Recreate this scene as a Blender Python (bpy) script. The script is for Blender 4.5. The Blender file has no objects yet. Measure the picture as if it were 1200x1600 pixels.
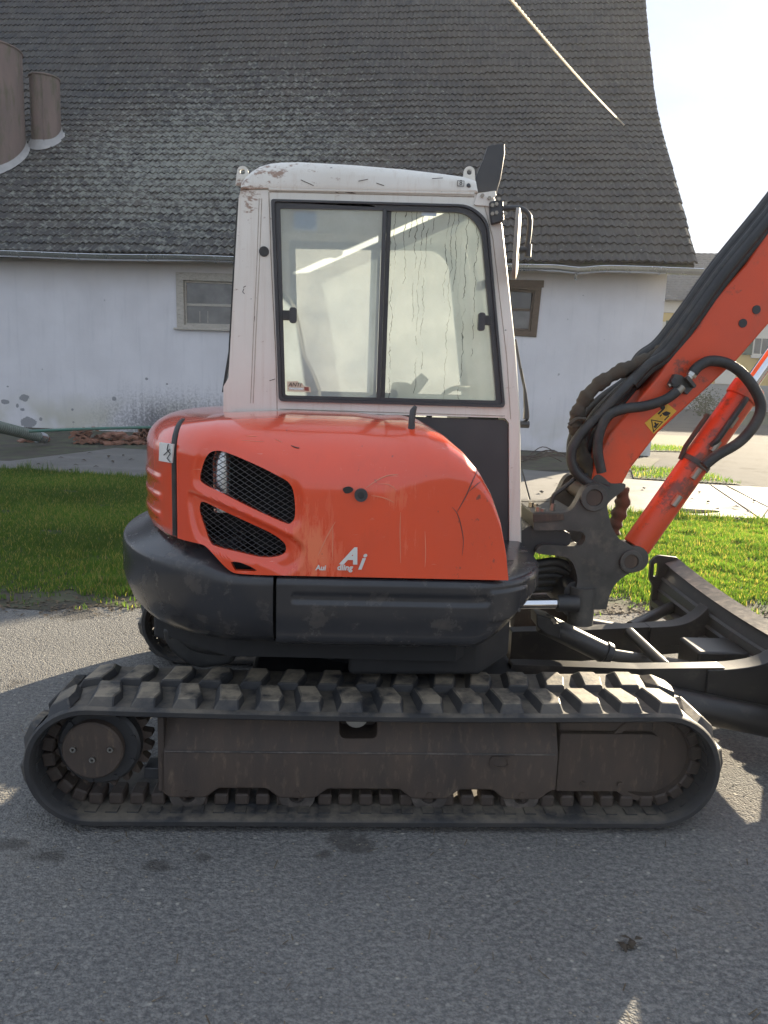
import bpy, bmesh, math, random
import numpy as np
from mathutils import Vector, Matrix, geometry
random.seed(7); RNG = np.random.default_rng(7)
PI = math.pi
S = bpy.context.scene
COL = S.collection

# ------------------------------------------------------------------ camera, world, sun, exposure
CAM_H, PITCH, ROLL, FOC = 1.62, math.radians(10.0), 0.036, 1200.0      # focal length in photo pixels (1200 x 1600)
FW = Vector((0, math.cos(PITCH), -math.sin(PITCH)))
U0 = Vector((0, math.sin(PITCH), math.cos(PITCH))); R0 = Vector((1, 0, 0))
RT = math.cos(ROLL)*R0 + math.sin(ROLL)*U0
UP = -math.sin(ROLL)*R0 + math.cos(ROLL)*U0
CP = Vector((0, 0, CAM_H))
cd = bpy.data.cameras.new('camera'); cam = bpy.data.objects.new('camera', cd); COL.objects.link(cam)
cd.sensor_fit = 'VERTICAL'; cd.sensor_height = 24; cd.lens = 24*FOC/1600; cd.clip_start = 0.05; cd.clip_end = 3000
m3 = Matrix((RT, UP, -FW)).transposed()
cam.matrix_world = Matrix.Translation(CP) @ m3.to_4x4()
S.camera = cam
S.render.resolution_x, S.render.resolution_y = 768, 1024

SUN_AZ, SUN_EL = math.radians(34.5), math.radians(16.0)
SDIR = Vector((math.sin(SUN_AZ)*math.cos(SUN_EL), math.cos(SUN_AZ)*math.cos(SUN_EL), math.sin(SUN_EL)))
W = bpy.data.worlds.new('World'); S.world = W; W.use_nodes = True
wn = W.node_tree.nodes; wl = W.node_tree.links
bg = wn['Background']
sky = wn.new('ShaderNodeTexSky'); sky.sky_type = 'NISHITA'; sky.sun_disc = False
sky.sun_elevation = SUN_EL; sky.sun_rotation = SUN_AZ; sky.dust_density = 0.9; sky.air_density = 1.0; sky.ozone_density = 1.2
bg.inputs['Strength'].default_value = 0.10
# thin high cloud over the blue
tc = wn.new('ShaderNodeTexCoord'); mp = wn.new('ShaderNodeMapping'); mp.inputs['Scale'].default_value = (1.6, 1.6, 4.0)
cn = wn.new('ShaderNodeTexNoise'); cn.inputs['Scale'].default_value = 1.7; cn.inputs['Detail'].default_value = 7; cn.inputs['Roughness'].default_value = .58
cr = wn.new('ShaderNodeValToRGB'); cr.color_ramp.elements[0].position = .36; cr.color_ramp.elements[1].position = .66
cm = wn.new('ShaderNodeMixRGB'); cm.inputs[2].default_value = (1.80, 2.08, 2.56, 1)
cmul = wn.new('ShaderNodeMath'); cmul.operation = 'MULTIPLY_ADD'; cmul.inputs[1].default_value = -.07; cmul.inputs[2].default_value = .996
wl.new(tc.outputs['Generated'], mp.inputs[0]); wl.new(mp.outputs[0], cn.inputs['Vector']); wl.new(cn.outputs['Fac'], cr.inputs[0])
wl.new(cr.outputs[0], cmul.inputs[0]); wl.new(cmul.outputs[0], cm.inputs[0]); wl.new(sky.outputs[0], cm.inputs[1]); wl.new(cm.outputs[0], bg.inputs['Color'])
sl = bpy.data.lights.new('sun', 'SUN'); sl.energy = 5.0; sl.angle = math.radians(0.55); sl.color = (1.0, .85, .62)
so = bpy.data.objects.new('sun', sl); COL.objects.link(so); so.rotation_euler = SDIR.to_track_quat('Z', 'Y').to_euler(); so.location = (20, 30, 30)
S.view_settings.view_transform = 'Standard'; S.view_settings.look = 'None'; S.view_settings.gamma = 1
S.view_settings.use_curve_mapping = False
S.view_settings.exposure = 2.0
S.render.engine = 'CYCLES'
S.cycles.max_bounces = 10; S.cycles.transparent_max_bounces = 16

# ------------------------------------------------------------------ frames: a pixel of the photograph -> a point at a true distance
def ray(px, py): return FW + (px-600)/FOC*RT + (800-py)/FOC*UP
def ground(px, py, z=0.0):
    d = ray(px, py); t = (z-CAM_H)/d.z; return CP + t*d
class Frame:
    def __init__(s, o, yaw):
        s.o = Vector(o); s.yaw = yaw; s.M = Matrix.Rotation(yaw, 3, 'Z'); s.T = s.M.transposed()
    def at(s, px, py, y):
        d = s.T @ ray(px, py); c = s.T @ (CP - s.o); return c + d*((y-c.y)/d.y)
    def atx(s, px, py, x):
        d = s.T @ ray(px, py); c = s.T @ (CP - s.o); return c + d*((x-c.x)/d.x)
    def atz(s, px, py, z):
        d = s.T @ ray(px, py); c = s.T @ (CP - s.o); return c + d*((z-c.z)/d.z)
    def w(s, q): return s.o + s.M @ Vector(q)
E = Frame((0, 2.52, 0), math.radians(3.2))            # the excavator: x forward, y away from us, z up
_b0, _b1 = ground(50, 668), ground(850, 705)
B = Frame(_b1, math.atan2(_b1.y-_b0.y, _b1.x-_b0.x))   # the barn: x along its wall, y into the barn
def xz(px, py, y, f=E):
    q = f.at(px, py, y); return (q.x, q.z)
def poly(pts, y, f=E): return [xz(a, b, y, f) for a, b in pts]
def zm(pts, ox, oy, k): return [(ox+a/k, oy+b/k) for a, b in pts]     # from an enlarged crop back to photo pixels
def sstep(a, b, x):
    t = min(1, max(0, (x-a)/(b-a))); return t*t*(3-2*t)

# ------------------------------------------------------------------ node material helpers
def newmat(name):
    m = bpy.data.materials.new(name); m.use_nodes = True
    return m, m.node_tree.nodes, m.node_tree.links, m.node_tree.nodes['Principled BSDF']
def N(nt, kind, **kw):
    n = nt.new('ShaderNode'+kind)
    for k, v in kw.items():
        if k in n.inputs.keys(): n.inputs[k].default_value = v
        else: setattr(n, k, v)
    return n
def c4(c): return (c[0], c[1], c[2], 1)
def coords(n, l, scale=(1,1,1), kind='Object'):
    t = n.new('ShaderNodeTexCoord'); mpn = n.new('ShaderNodeMapping'); mpn.inputs['Scale'].default_value = scale
    l.new(t.outputs[kind], mpn.inputs[0]); return mpn.outputs[0]
def noise(n, l, vec, scale, detail=5, rough=.55):
    x = n.new('ShaderNodeTexNoise'); x.inputs['Scale'].default_value = scale; x.inputs['Detail'].default_value = detail
    x.inputs['Roughness'].default_value = rough; l.new(vec, x.inputs['Vector']); return x.outputs['Fac']
def ramp(n, l, fac, a, b, ca=(0,0,0), cb=(1,1,1)):
    x = n.new('ShaderNodeValToRGB'); x.color_ramp.elements[0].position = a; x.color_ramp.elements[1].position = b
    x.color_ramp.elements[0].color = c4(ca); x.color_ramp.elements[1].color = c4(cb); l.new(fac, x.inputs[0]); return x.outputs[0]
def mix(n, l, fac, a, b, mode='MIX'):
    x = n.new('ShaderNodeMixRGB'); x.blend_type = mode
    for i, v in ((0, fac), (1, a), (2, b)):
        if hasattr(v, 'is_output'): l.new(v, x.inputs[i])
        else: x.inputs[i].default_value = v if i == 0 else c4(v)
    return x.outputs[0]
def mth(n, l, op, a, b=None):
    x = n.new('ShaderNodeMath'); x.operation = op
    for i, v in ((0, a), (1, b)):
        if v is None: continue
        if hasattr(v, 'is_output'): l.new(v, x.inputs[i])
        else: x.inputs[i].default_value = v
    return x.outputs[0]
def bump(n, l, b, h, strength=.3, dist=.01):
    x = n.new('ShaderNodeBump'); x.inputs['Strength'].default_value = strength; x.inputs['Distance'].default_value = dist
    l.new(h, x.inputs['Height']); l.new(x.outputs[0], b.inputs['Normal'])
def basic(name, col, rough=.5, metal=0, col2=None, scale=6, dirt=None, dscale=9, damt=(.55,.7), dmul=.8, bmp=0, bscale=60, stretch=(1,1,1), spec=.5, coat=0, rvar=.12):
    m, n, l, b = newmat(name)
    v = coords(n, l, stretch)
    c = mix(n, l, ramp(n, l, noise(n, l, v, scale), .3, .7), col, col2 or tuple(x*.8 for x in col))
    if dirt:
        f = mth(n, l, 'MULTIPLY', ramp(n, l, noise(n, l, v, dscale, 8, .65), damt[0], damt[1]), dmul)
        c = mix(n, l, f, c, dirt)
        l.new(mth(n, l, 'ADD', mth(n, l, 'MULTIPLY', f, .3), rough), b.inputs['Roughness'])
    else:
        l.new(mth(n, l, 'ADD', mth(n, l, 'MULTIPLY', noise(n, l, v, scale*2.3), rvar), rough-rvar*.5), b.inputs['Roughness'])
    l.new(c, b.inputs['Base Color']); b.inputs['Metallic'].default_value = metal
    b.inputs['Specular IOR Level'].default_value = spec; b.inputs['Coat Weight'].default_value = coat; b.inputs['Coat Roughness'].default_value = .08
    if bmp: bump(n, l, b, noise(n, l, v, bscale, 6, .6), bmp, .004)
    return m
M = {}
M['lane'] = basic('worn_lane_asphalt', (.085,.085,.086), .95, col2=(.065,.064,.063), scale=.8, dirt=(.10,.09,.075), dscale=1.5, bmp=.3, bscale=25, spec=.1)
M['soil'] = basic('soil', (.060,.050,.038), .95, col2=(.036,.031,.025), scale=3, dirt=(.07,.085,.04), dscale=2.2, damt=(.45,.62), bmp=.7, bscale=30)
M['blade_black'] = basic('worn_blade_black', (.011,.011,.012), .38, col2=(.024,.023,.022), scale=5, dirt=(.13,.11,.085), dscale=12, damt=(.56,.8), dmul=.5, bmp=.08, bscale=40)
M['worn_metal_glint'] = basic('worn_metal_and_highlight', (.10,.085,.075), .45, col2=(.05,.045,.042), scale=9, dirt=(.24,.20,.17), dscale=16, damt=(.48,.7), dmul=.7, bmp=.3, bscale=45, metal=.3)  # wear on the blade lip; also paints the highlight on the frame fold
M['steel_dark'] = basic('dark_painted_steel', (.020,.021,.024), .42, col2=(.035,.034,.034), scale=4, dirt=(.11,.095,.075), dscale=10, damt=(.54,.78), dmul=.55, bmp=.05)
M['black_gloss'] = basic('black_gloss_paint', (.024,.025,.029), .24, col2=(.034,.034,.037), scale=5, dirt=(.15,.125,.10), dscale=11, damt=(.54,.80), dmul=.5, bmp=.06, bscale=30)
M['rust_steel'] = basic('brown_worn_steel', (.075,.052,.038), .68, col2=(.045,.034,.028), scale=7, dirt=(.20,.15,.10), dscale=26, damt=(.55,.75), dmul=.5, bmp=.25, bscale=90, stretch=(1.6,1,.5))
M['cast'] = basic('grey_greasy_casting', (.085,.080,.072), .5, col2=(.040,.038,.034), scale=6, dirt=(.20,.17,.13), dscale=13, damt=(.52,.75), dmul=.5, bmp=.2, bscale=70)
M['rubber_hose'] = basic('black_hose_rubber', (.018,.018,.018), .5, col2=(.03,.03,.03), scale=12, dirt=(.10,.09,.075), dscale=18, damt=(.5,.75), dmul=.5, bmp=.2, bscale=180)
M['sleeve'] = basic('worn_brown_hose_sleeve', (.075,.060,.042), .85, col2=(.045,.038,.03), scale=14, bmp=.6, bscale=120)
M['plastic'] = basic('black_plastic', (.036,.036,.040), .45, col2=(.05,.05,.052))
M['chrome'] = basic('chromed_rod', (.72,.73,.75), .10, metal=1, col2=(.66,.67,.7))
M['zinc'] = basic('zinc_sheet', (.66,.68,.70), .24, metal=.9, col2=(.54,.56,.58), scale=3, dirt=(.20,.19,.17), dscale=4, damt=(.55,.8), dmul=.5)
M['bright_metal'] = basic('bright_fitting', (.55,.54,.5), .32, metal=1)
M['brass'] = basic('greasy_bolt_metal', (.32,.29,.24), .45, metal=.7)
M['seat'] = basic('seat_fabric', (.22,.20,.17), .85, col2=(.15,.14,.12), bmp=.2)
M['dark_in'] = basic('dark_interior', (.012,.012,.013), .8)
M['sticker'] = basic('white_sticker', (.72,.70,.66), .55, col2=(.6,.58,.54))
M['sticker_blue'] = basic('pale_blue_sticker', (.62,.74,.86), .4)
M['cream'] = basic('cream_sticker', (.75,.62,.46), .5)
M['ink'] = basic('black_ink', (.02,.018,.016), .6)
M['ink_red'] = basic('red_ink', (.30,.07,.05), .6)
M['yellow'] = basic('yellow_sticker', (.72,.42,.03), .5, col2=(.6,.35,.04), dirt=(.2,.13,.05), dscale=30, damt=(.55,.8))
M['terracotta'] = basic('terracotta', (.26,.12,.075), .85, col2=(.19,.10,.07), scale=9, dirt=(.10,.085,.06), dscale=14, bmp=.3)
M['flue'] = basic('weathered_flue', (.23,.165,.14), .8, col2=(.17,.125,.11), scale=2, dirt=(.10,.11,.06), dscale=3, damt=(.5,.72), stretch=(2,2,.5), bmp=.15)
M['lead'] = basic('pale_flashing', (.45,.43,.41), .6, col2=(.33,.32,.31), scale=4)
M['wood_white'] = basic('old_cream_window_wood', (.50,.46,.40), .75, col2=(.38,.35,.30), scale=8, dirt=(.14,.12,.1), dscale=20, stretch=(1,1,3))
M['wood_brown'] = basic('old_brown_window_wood', (.14,.095,.065), .8, col2=(.09,.065,.045), scale=9, bmp=.3, stretch=(1,1,4))
M['green_pole'] = basic('green_plastic_pole', (.05,.16,.12), .5, col2=(.07,.14,.11))
M['grey_pipe'] = basic('grey_ribbed_pipe', (.16,.18,.16), .55, col2=(.10,.13,.10))
M['leaf'] = basic('dead_leaf', (.055,.04,.025), .8, col2=(.03,.024,.018))
M['litter'] = basic('dry_litter', (.14,.105,.065), .9, col2=(.06,.045,.03), scale=40)
M['stone'] = basic('pale_bits', (.30,.26,.20), .9, col2=(.18,.15,.11), scale=40)
M['far_wall'] = basic('yellow_render', (.60,.44,.17), .9, col2=(.54,.40,.16), scale=.6)
M['far_white'] = basic('white_render', (.66,.63,.56), .9, col2=(.6,.57,.51), scale=.6)
M['far_grey'] = basic('grey_plinth', (.30,.31,.31), .9, col2=(.25,.26,.26), scale=.6)
M['far_roof'] = basic('far_roof_tiles', (.085,.09,.10), .8, col2=(.06,.065,.07), scale=2)
M['shutter'] = basic('dark_green_shutter', (.025,.075,.055), .6)
M['bush'] = basic('bush_leaves', (.05,.07,.03), .8, col2=(.03,.045,.02), scale=4)
M['bark'] = basic('bark', (.06,.045,.035), .9)
M['rope'] = basic('pale_twisted_cable', (.62,.52,.38), .7, col2=(.5,.42,.3), scale=20)
M['mirror_back'] = basic('pale_worn_mirror_back', (.30,.27,.23), .5, col2=(.2,.18,.16))
M['lawn_base'] = basic('lawn_soil', (.05,.06,.025), .95, col2=(.035,.04,.02), scale=5, bmp=.4)

def blob(n, l, v, c, r, soft=.5):
    d = n.new('ShaderNodeVectorMath'); d.operation = 'SUBTRACT'; l.new(v, d.inputs[0]); d.inputs[1].default_value = c
    k = n.new('ShaderNodeVectorMath'); k.operation = 'DIVIDE'; l.new(d.outputs[0], k.inputs[0]); k.inputs[1].default_value = r
    g = n.new('ShaderNodeVectorMath'); g.operation = 'LENGTH'; l.new(k.outputs[0], g.inputs[0])
    return ramp(n, l, g.outputs['Value'], 1-soft, 1.0, (1,1,1), (0,0,0))
def mk_red():
    m, n, l, b = newmat('orange_red_paint'); v = coords(n, l)
    c = mix(n, l, ramp(n, l, noise(n, l, v, 2.2), .3, .72), (.76,.066,.014), (.66,.064,.020))
    # chalky fading, worst beside the lower grille and under the lock
    fine = noise(n, l, coords(n, l, (9, 9, 1.6)), 3.4, 8, .72)
    far_ = ramp(n, l, noise(n, l, v, 2.6, 4), .46, .68)
    a1 = blob(n, l, v, (-.235, .1, 1.03), (.13, 1, .24), .8); a2 = blob(n, l, v, (.06, .1, 1.22), (.17, 1, .07), .8); a3 = blob(n, l, v, (.10, .1, 1.02), (.05, 1, .16), .9)
    loc = mth(n, l, 'MAXIMUM', a1, mth(n, l, 'MAXIMUM', mth(n, l, 'MULTIPLY', a2, .6), mth(n, l, 'MULTIPLY', a3, .5)))
    chalk = mth(n, l, 'MULTIPLY', ramp(n, l, mth(n, l, 'ADD', fine, mth(n, l, 'MULTIPLY', loc, .22)), .60, .70), mth(n, l, 'MAXIMUM', loc, mth(n, l, 'MULTIPLY', far_, .25)))
    c = mix(n, l, mth(n, l, 'MULTIPLY', chalk, .75), c, (.80,.22,.10))
    sc = ramp(n, l, noise(n, l, coords(n, l, (3.5, 1, 24)), 3.6, 6, .7), .67, .69)
    c = mix(n, l, mth(n, l, 'MULTIPLY', sc, .4), c, (.78,.33,.22))
    # dark scuffs toward the front corner
    sf = blob(n, l, v, (.34, .1, 1.06), (.15, 1, .28), .7)
    sn = ramp(n, l, mth(n, l, 'ADD', noise(n, l, coords(n, l, (1, 1, .6)), 24, 8, .72), mth(n, l, 'MULTIPLY', sf, .07)), .665, .70)
    c = mix(n, l, mth(n, l, 'MULTIPLY', sn, .85), c, (.12,.045,.035))
    gr = mth(n, l, 'MULTIPLY', ramp(n, l, noise(n, l, coords(n, l, (2, 2, .8)), 5, 7, .7), .55, .8), .22); c = mix(n, l, gr, c, (.30,.06,.03))
    l.new(c, b.inputs['Base Color'])
    l.new(mth(n, l, 'ADD', mth(n, l, 'MULTIPLY', chalk, .45), mth(n, l, 'ADD', .16, mth(n, l, 'MULTIPLY', noise(n, l, v, 6, 6), .16))), b.inputs['Roughness'])
    l.new(mth(n, l, 'SUBTRACT', .8, mth(n, l, 'MULTIPLY', chalk, .7)), b.inputs['Coat Weight']); b.inputs['Coat Roughness'].default_value = .05
    bump(n, l, b, noise(n, l, v, 7, 2), .05, .01)
    return m
M['red'] = mk_red()
def mk_boomred(name='worn_boom_paint', lo=.575, dirty=.45):
    m, n, l, b = newmat(name); v = coords(n, l)
    c = mix(n, l, ramp(n, l, noise(n, l, v, 2.2), .3, .72), (.70,.078,.020), (.56,.072,.028))
    ch = ramp(n, l, noise(n, l, v, 8, 9, .72), lo, lo+.075)
    c = mix(n, l, mth(n, l, 'MULTIPLY', ch, .85), c, (.13,.055,.04))
    dg = ramp(n, l, noise(n, l, v, 4, 6, .6), .52, .75); c = mix(n, l, mth(n, l, 'MULTIPLY', dg, dirty), c, (.22,.10,.07))
    l.new(c, b.inputs['Base Color']); b.inputs['Roughness'].default_value = .42
    bump(n, l, b, noise(n, l, v, 24, 6), .12, .006); return m
M['boomred'] = mk_boomred(); M['cylred'] = mk_boomred('grimy_cylinder_paint', .52, .85)
def mk_white():
    m, n, l, b = newmat('cab_white_paint'); v = coords(n, l)
    c = mix(n, l, ramp(n, l, noise(n, l, v, 3), .3, .7), (.75,.72,.655), (.67,.635,.565))
    runs = ramp(n, l, noise(n, l, coords(n, l, (14, 14, .7)), 2.4, 7, .7), .52, .78)
    c = mix(n, l, mth(n, l, 'MULTIPLY', runs, .40), c, (.42,.30,.20))
    rst = ramp(n, l, mth(n, l, 'ADD', noise(n, l, coords(n, l, (2.2, 2, 5)), 8, 9, .72), mth(n, l, 'MULTIPLY', mth(n, l, 'MAXIMUM', blob(n, l, v, (-.45, .85, 2.42), (.28, 2, .10), .9), blob(n, l, v, (-.56, .8, 2.34), (.10, 2, .16), .9)), .17)), .64, .72)
    c = mix(n, l, mth(n, l, 'MULTIPLY', rst, .8), c, (.22,.10,.045))
    blk = ramp(n, l, noise(n, l, coords(n, l, (1, 1, 1.6)), 21, 7, .6), .70, .73)
    c = mix(n, l, mth(n, l, 'MULTIPLY', blk, .8), c, (.06,.05,.045))
    l.new(c, b.inputs['Base Color']); b.inputs['Roughness'].default_value = .38; b.inputs['Coat Weight'].default_value = .15
    bump(n, l, b, noise(n, l, v, 5, 2), .06, .01); return m
M['white'] = mk_white()
def mk_rubber(name='track_rubber', dust=.85):
    m, n, l, b = newmat(name); v = coords(n, l)
    c = mix(n, l, ramp(n, l, noise(n, l, v, 8), .3, .7), (.017,.018,.021), (.028,.028,.029))
    g = n.new('ShaderNodeNewGeometry'); sp = n.new('ShaderNodeSeparateXYZ'); l.new(g.outputs['Normal'], sp.inputs[0])
    t = n.new('ShaderNodeTexCoord')
    wp = n.new('ShaderNodeMapping'); l.new(g.outputs['Position'], wp.inputs[0])
    dn = ramp(n, l, noise(n, l, wp.outputs[0], 9, 7, .65), .38, .60)
    upf = ramp(n, l, sp.outputs['Z'], .75, .95)
    c = mix(n, l, mth(n, l, 'MULTIPLY', mth(n, l, 'MULTIPLY', dn, upf), dust), c, (.30,.25,.18))      # dried mud on upward faces
    c = mix(n, l, mth(n, l, 'MULTIPLY', dn, .10), c, (.13,.11,.085))
    l.new(c, b.inputs['Base Color']); b.inputs['Roughness'].default_value = .62
    bump(n, l, b, noise(n, l, wp.outputs[0], 70, 6), .25, .004); return m
M['rubber'] = mk_rubber(); M['belt'] = mk_rubber('belt_rubber', .35)
def mk_glass(name, film, tint, streak=0.0, alb=.62, trans=.55):
    m, n, l, b = newmat(name); n.remove(b); out = n['Material Output']
    v = coords(n, l)
    tr = N(n, 'BsdfTransparent'); tr.inputs['Color'].default_value = (.90,.93,.91,1)
    df = N(n, 'BsdfDiffuse'); df.inputs['Color'].default_value = c4(tuple(alb*x for x in tint))
    tl = N(n, 'BsdfTranslucent'); tl.inputs['Color'].default_value = c4(tuple(min(1, alb*1.15*x) for x in tint))
    mx = N(n, 'MixShader'); mx.inputs[0].default_value = trans; l.new(df.outputs[0], mx.inputs[1]); l.new(tl.outputs[0], mx.inputs[2])
    fac = mth(n, l, 'ADD', mth(n, l, 'MULTIPLY', noise(n, l, v, 5, 8, .62), .5), film-.25)
    grit = ramp(n, l, noise(n, l, v, 60, 4, .7), .62, .70); fac = mth(n, l, 'ADD', fac, mth(n, l, 'MULTIPLY', grit, .10))
    if streak:
        sx = n.new('ShaderNodeSeparateXYZ'); l.new(v, sx.inputs[0])
        wob = noise(n, l, coords(n, l, (2.5, 2.5, 3.6)), 3.0, 4, .6)
        u = mth(n, l, 'ADD', mth(n, l, 'MULTIPLY', sx.outputs[0], 46), mth(n, l, 'MULTIPLY', wob, 2.6))
        cell = mth(n, l, 'FLOOR', u); fr = mth(n, l, 'FRACT', u)
        wnn = n.new('ShaderNodeTexWhiteNoise'); wnn.noise_dimensions = '1D'; l.new(cell, wnn.inputs['W'])
        wn2 = n.new('ShaderNodeTexWhiteNoise'); wn2.noise_dimensions = '1D'; l.new(mth(n, l, 'ADD', cell, 37.3), wn2.inputs['W'])
        line = ramp(n, l, mth(n, l, 'ABSOLUTE', mth(n, l, 'SUBTRACT', fr, .5)), .04, .085, (1,1,1), (0,0,0))
        pres = ramp(n, l, wnn.outputs['Value'], .42, .48)
        zlim = mth(n, l, 'GREATER_THAN', sx.outputs[2], mth(n, l, 'ADD', mth(n, l, 'MULTIPLY', wn2.outputs['Value'], .78), 1.42))
        brk = ramp(n, l, noise(n, l, coords(n, l, (8, 8, 3)), 5, 3), .36, .46)
        ln = mth(n, l, 'MULTIPLY', mth(n, l, 'MULTIPLY', mth(n, l, 'MULTIPLY', line, pres), zlim), brk)
        fac = mth(n, l, 'SUBTRACT', fac, mth(n, l, 'MULTIPLY', ln, streak)); l.new(mix(n, l, ln, (.90,.93,.91), (.20,.22,.21)), tr.inputs['Color'])
    fac = mth(n, l, 'MINIMUM', mth(n, l, 'MAXIMUM', fac, .02), .97)
    m1 = N(n, 'MixShader'); l.new(fac, m1.inputs[0]); l.new(tr.outputs[0], m1.inputs[1]); l.new(mx.outputs[0], m1.inputs[2])
    gl = N(n, 'BsdfGlossy'); gl.inputs['Roughness'].default_value = .03
    fz = N(n, 'Fresnel'); fz.inputs['IOR'].default_value = 1.45
    m2 = N(n, 'MixShader'); l.new(mth(n, l, 'MULTIPLY', fz.outputs[0], .8), m2.inputs[0]); l.new(m1.outputs[0], m2.inputs[1]); l.new(gl.outputs[0], m2.inputs[2])
    l.new(m2.outputs[0], out.inputs['Surface']); return m
M['glass_near'] = mk_glass('dusty_side_glass', .72, (.80,.93,1.0), 0)
M['glass_front'] = mk_glass('wet_dusty_side_glass', .76, (.82,.94,.94), .62)
M['glass_far'] = mk_glass('fogged_far_glass', .52, (.93,.98,.97), 0, alb=.62, trans=.8)
M['glass_clear'] = mk_glass('front_glass', .20, (.97,.98,.96), 0, alb=.7, trans=.7)
def mk_win(name, col):
    m, n, l, b = newmat(name); v = coords(n, l)
    c = mix(n, l, ramp(n, l, noise(n, l, v, 3.0, 6), .35, .7), col, tuple(x*.5 for x in col))
    l.new(c, b.inputs['Base Color']); b.inputs['Roughness'].default_value = .12; b.inputs['Specular IOR Level'].default_value = .7; return m
M['pane_dusty'] = mk_win('dusty_barn_pane', (.15,.145,.135)); M['pane_dark'] = mk_win('dark_barn_pane', (.05,.05,.047)); M['pane_far'] = mk_win('far_pane', (.06,.07,.08))

def mk_plaster():
    m, n, l, b = newmat('lime_plaster'); v = coords(n, l); sx = n.new('ShaderNodeSeparateXYZ'); l.new(v, sx.inputs[0])
    x, z = sx.outputs[0], sx.outputs[2]
    c = mix(n, l, ramp(n, l, noise(n, l, v, 1.1, 6), .3, .72), (.72,.705,.72), (.63,.615,.628))
    band = mth(n, l, 'ADD', z, mth(n, l, 'MULTIPLY', noise(n, l, v, 1.5, 6), .5))
    c = mix(n, l, mth(n, l, 'MULTIPLY', ramp(n, l, mth(n, l, 'DIVIDE', band, 5), .73, .90), .55), c, (.46,.40,.32))   # browner towards the eave
    low = ramp(n, l, mth(n, l, 'DIVIDE', band, 2), .28, .62, (1,1,1), (0,0,0))
    c = mix(n, l, mth(n, l, 'MULTIPLY', low, mth(n, l, 'MULTIPLY', ramp(n, l, noise(n, l, v, .8, 3), .42, .6), .55)), c, (.42,.40,.27))   # algae
    # black mould speckle low on the wall, densest in one stretch
    gx = mth(n, l, 'ABSOLUTE', mth(n, l, 'SUBTRACT', x, -8.6)); gm = ramp(n, l, mth(n, l, 'DIVIDE', gx, 4), .30, .85, (1,1,1), (0,0,0))
    lo2 = ramp(n, l, mth(n, l, 'DIVIDE', mth(n, l, 'ADD', z, mth(n, l, 'MULTIPLY', noise(n, l, coords(n, l, (6,6,.6)), 2.0, 6), .9)), 3), .26, .62, (1,1,1), (0,0,0))
    sp = noise(n, l, v, 17, 6, .7)
    thr = ramp(n, l, mth(n, l, 'ADD', sp, mth(n, l, 'MULTIPLY', mth(n, l, 'MULTIPLY', lo2, gm), .26)), .53, .74)
    c = mix(n, l, mth(n, l, 'MULTIPLY', thr, mth(n, l, 'MULTIPLY', mth(n, l, 'MULTIPLY', lo2, gm), .85)), c, (.10,.10,.11))
    # flaked patches and small knocks
    pk = ramp(n, l, noise(n, l, v, 1.9, 4, .5), .685, .70)
    pk = mth(n, l, 'MULTIPLY', pk, ramp(n, l, mth(n, l, 'DIVIDE', z, 3), .18, .5, (1,1,1), (0,0,0)))
    c = mix(n, l, mth(n, l, 'MULTIPLY', pk, .8), c, (.27,.26,.25))
    for bx_, bz_, rx_, rz_ in PEEL:
        pe = blob(n, l, v, (bx_, 0, bz_), (rx_, 1, rz_), .9); pf = ramp(n, l, mth(n, l, 'ADD', mth(n, l, 'MULTIPLY', pe, .55), mth(n, l, 'MULTIPLY', noise(n, l, v, 9, 6, .65), .6)), .52, .55)
        c = mix(n, l, mth(n, l, 'MULTIPLY', mth(n, l, 'MULTIPLY', pf, .85), ramp(n, l, pe, .02, .06)), c, (.22,.225,.235))
    kn = ramp(n, l, noise(n, l, v, 7.0, 2, .5), .745, .76); c = mix(n, l, mth(n, l, 'MULTIPLY', kn, .7), c, (.28,.28,.29))
    stv = ramp(n, l, noise(n, l, coords(n, l, (5,5,.35)), 1.6, 6, .65), .54, .78); c = mix(n, l, mth(n, l, 'MULTIPLY', stv, .28), c, (.40,.41,.43))
    l.new(c, b.inputs['Base Color']); b.inputs['Roughness'].default_value = .95
    hh = mth(n, l, 'SUBTRACT', mth(n, l, 'ADD', noise(n, l, v, 2.4, 8), mth(n, l, 'MULTIPLY', noise(n, l, v, 30, 4), .12)), mth(n, l, 'MULTIPLY', pk, .6))
    bump(n, l, b, hh, .35, .03); return m
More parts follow.
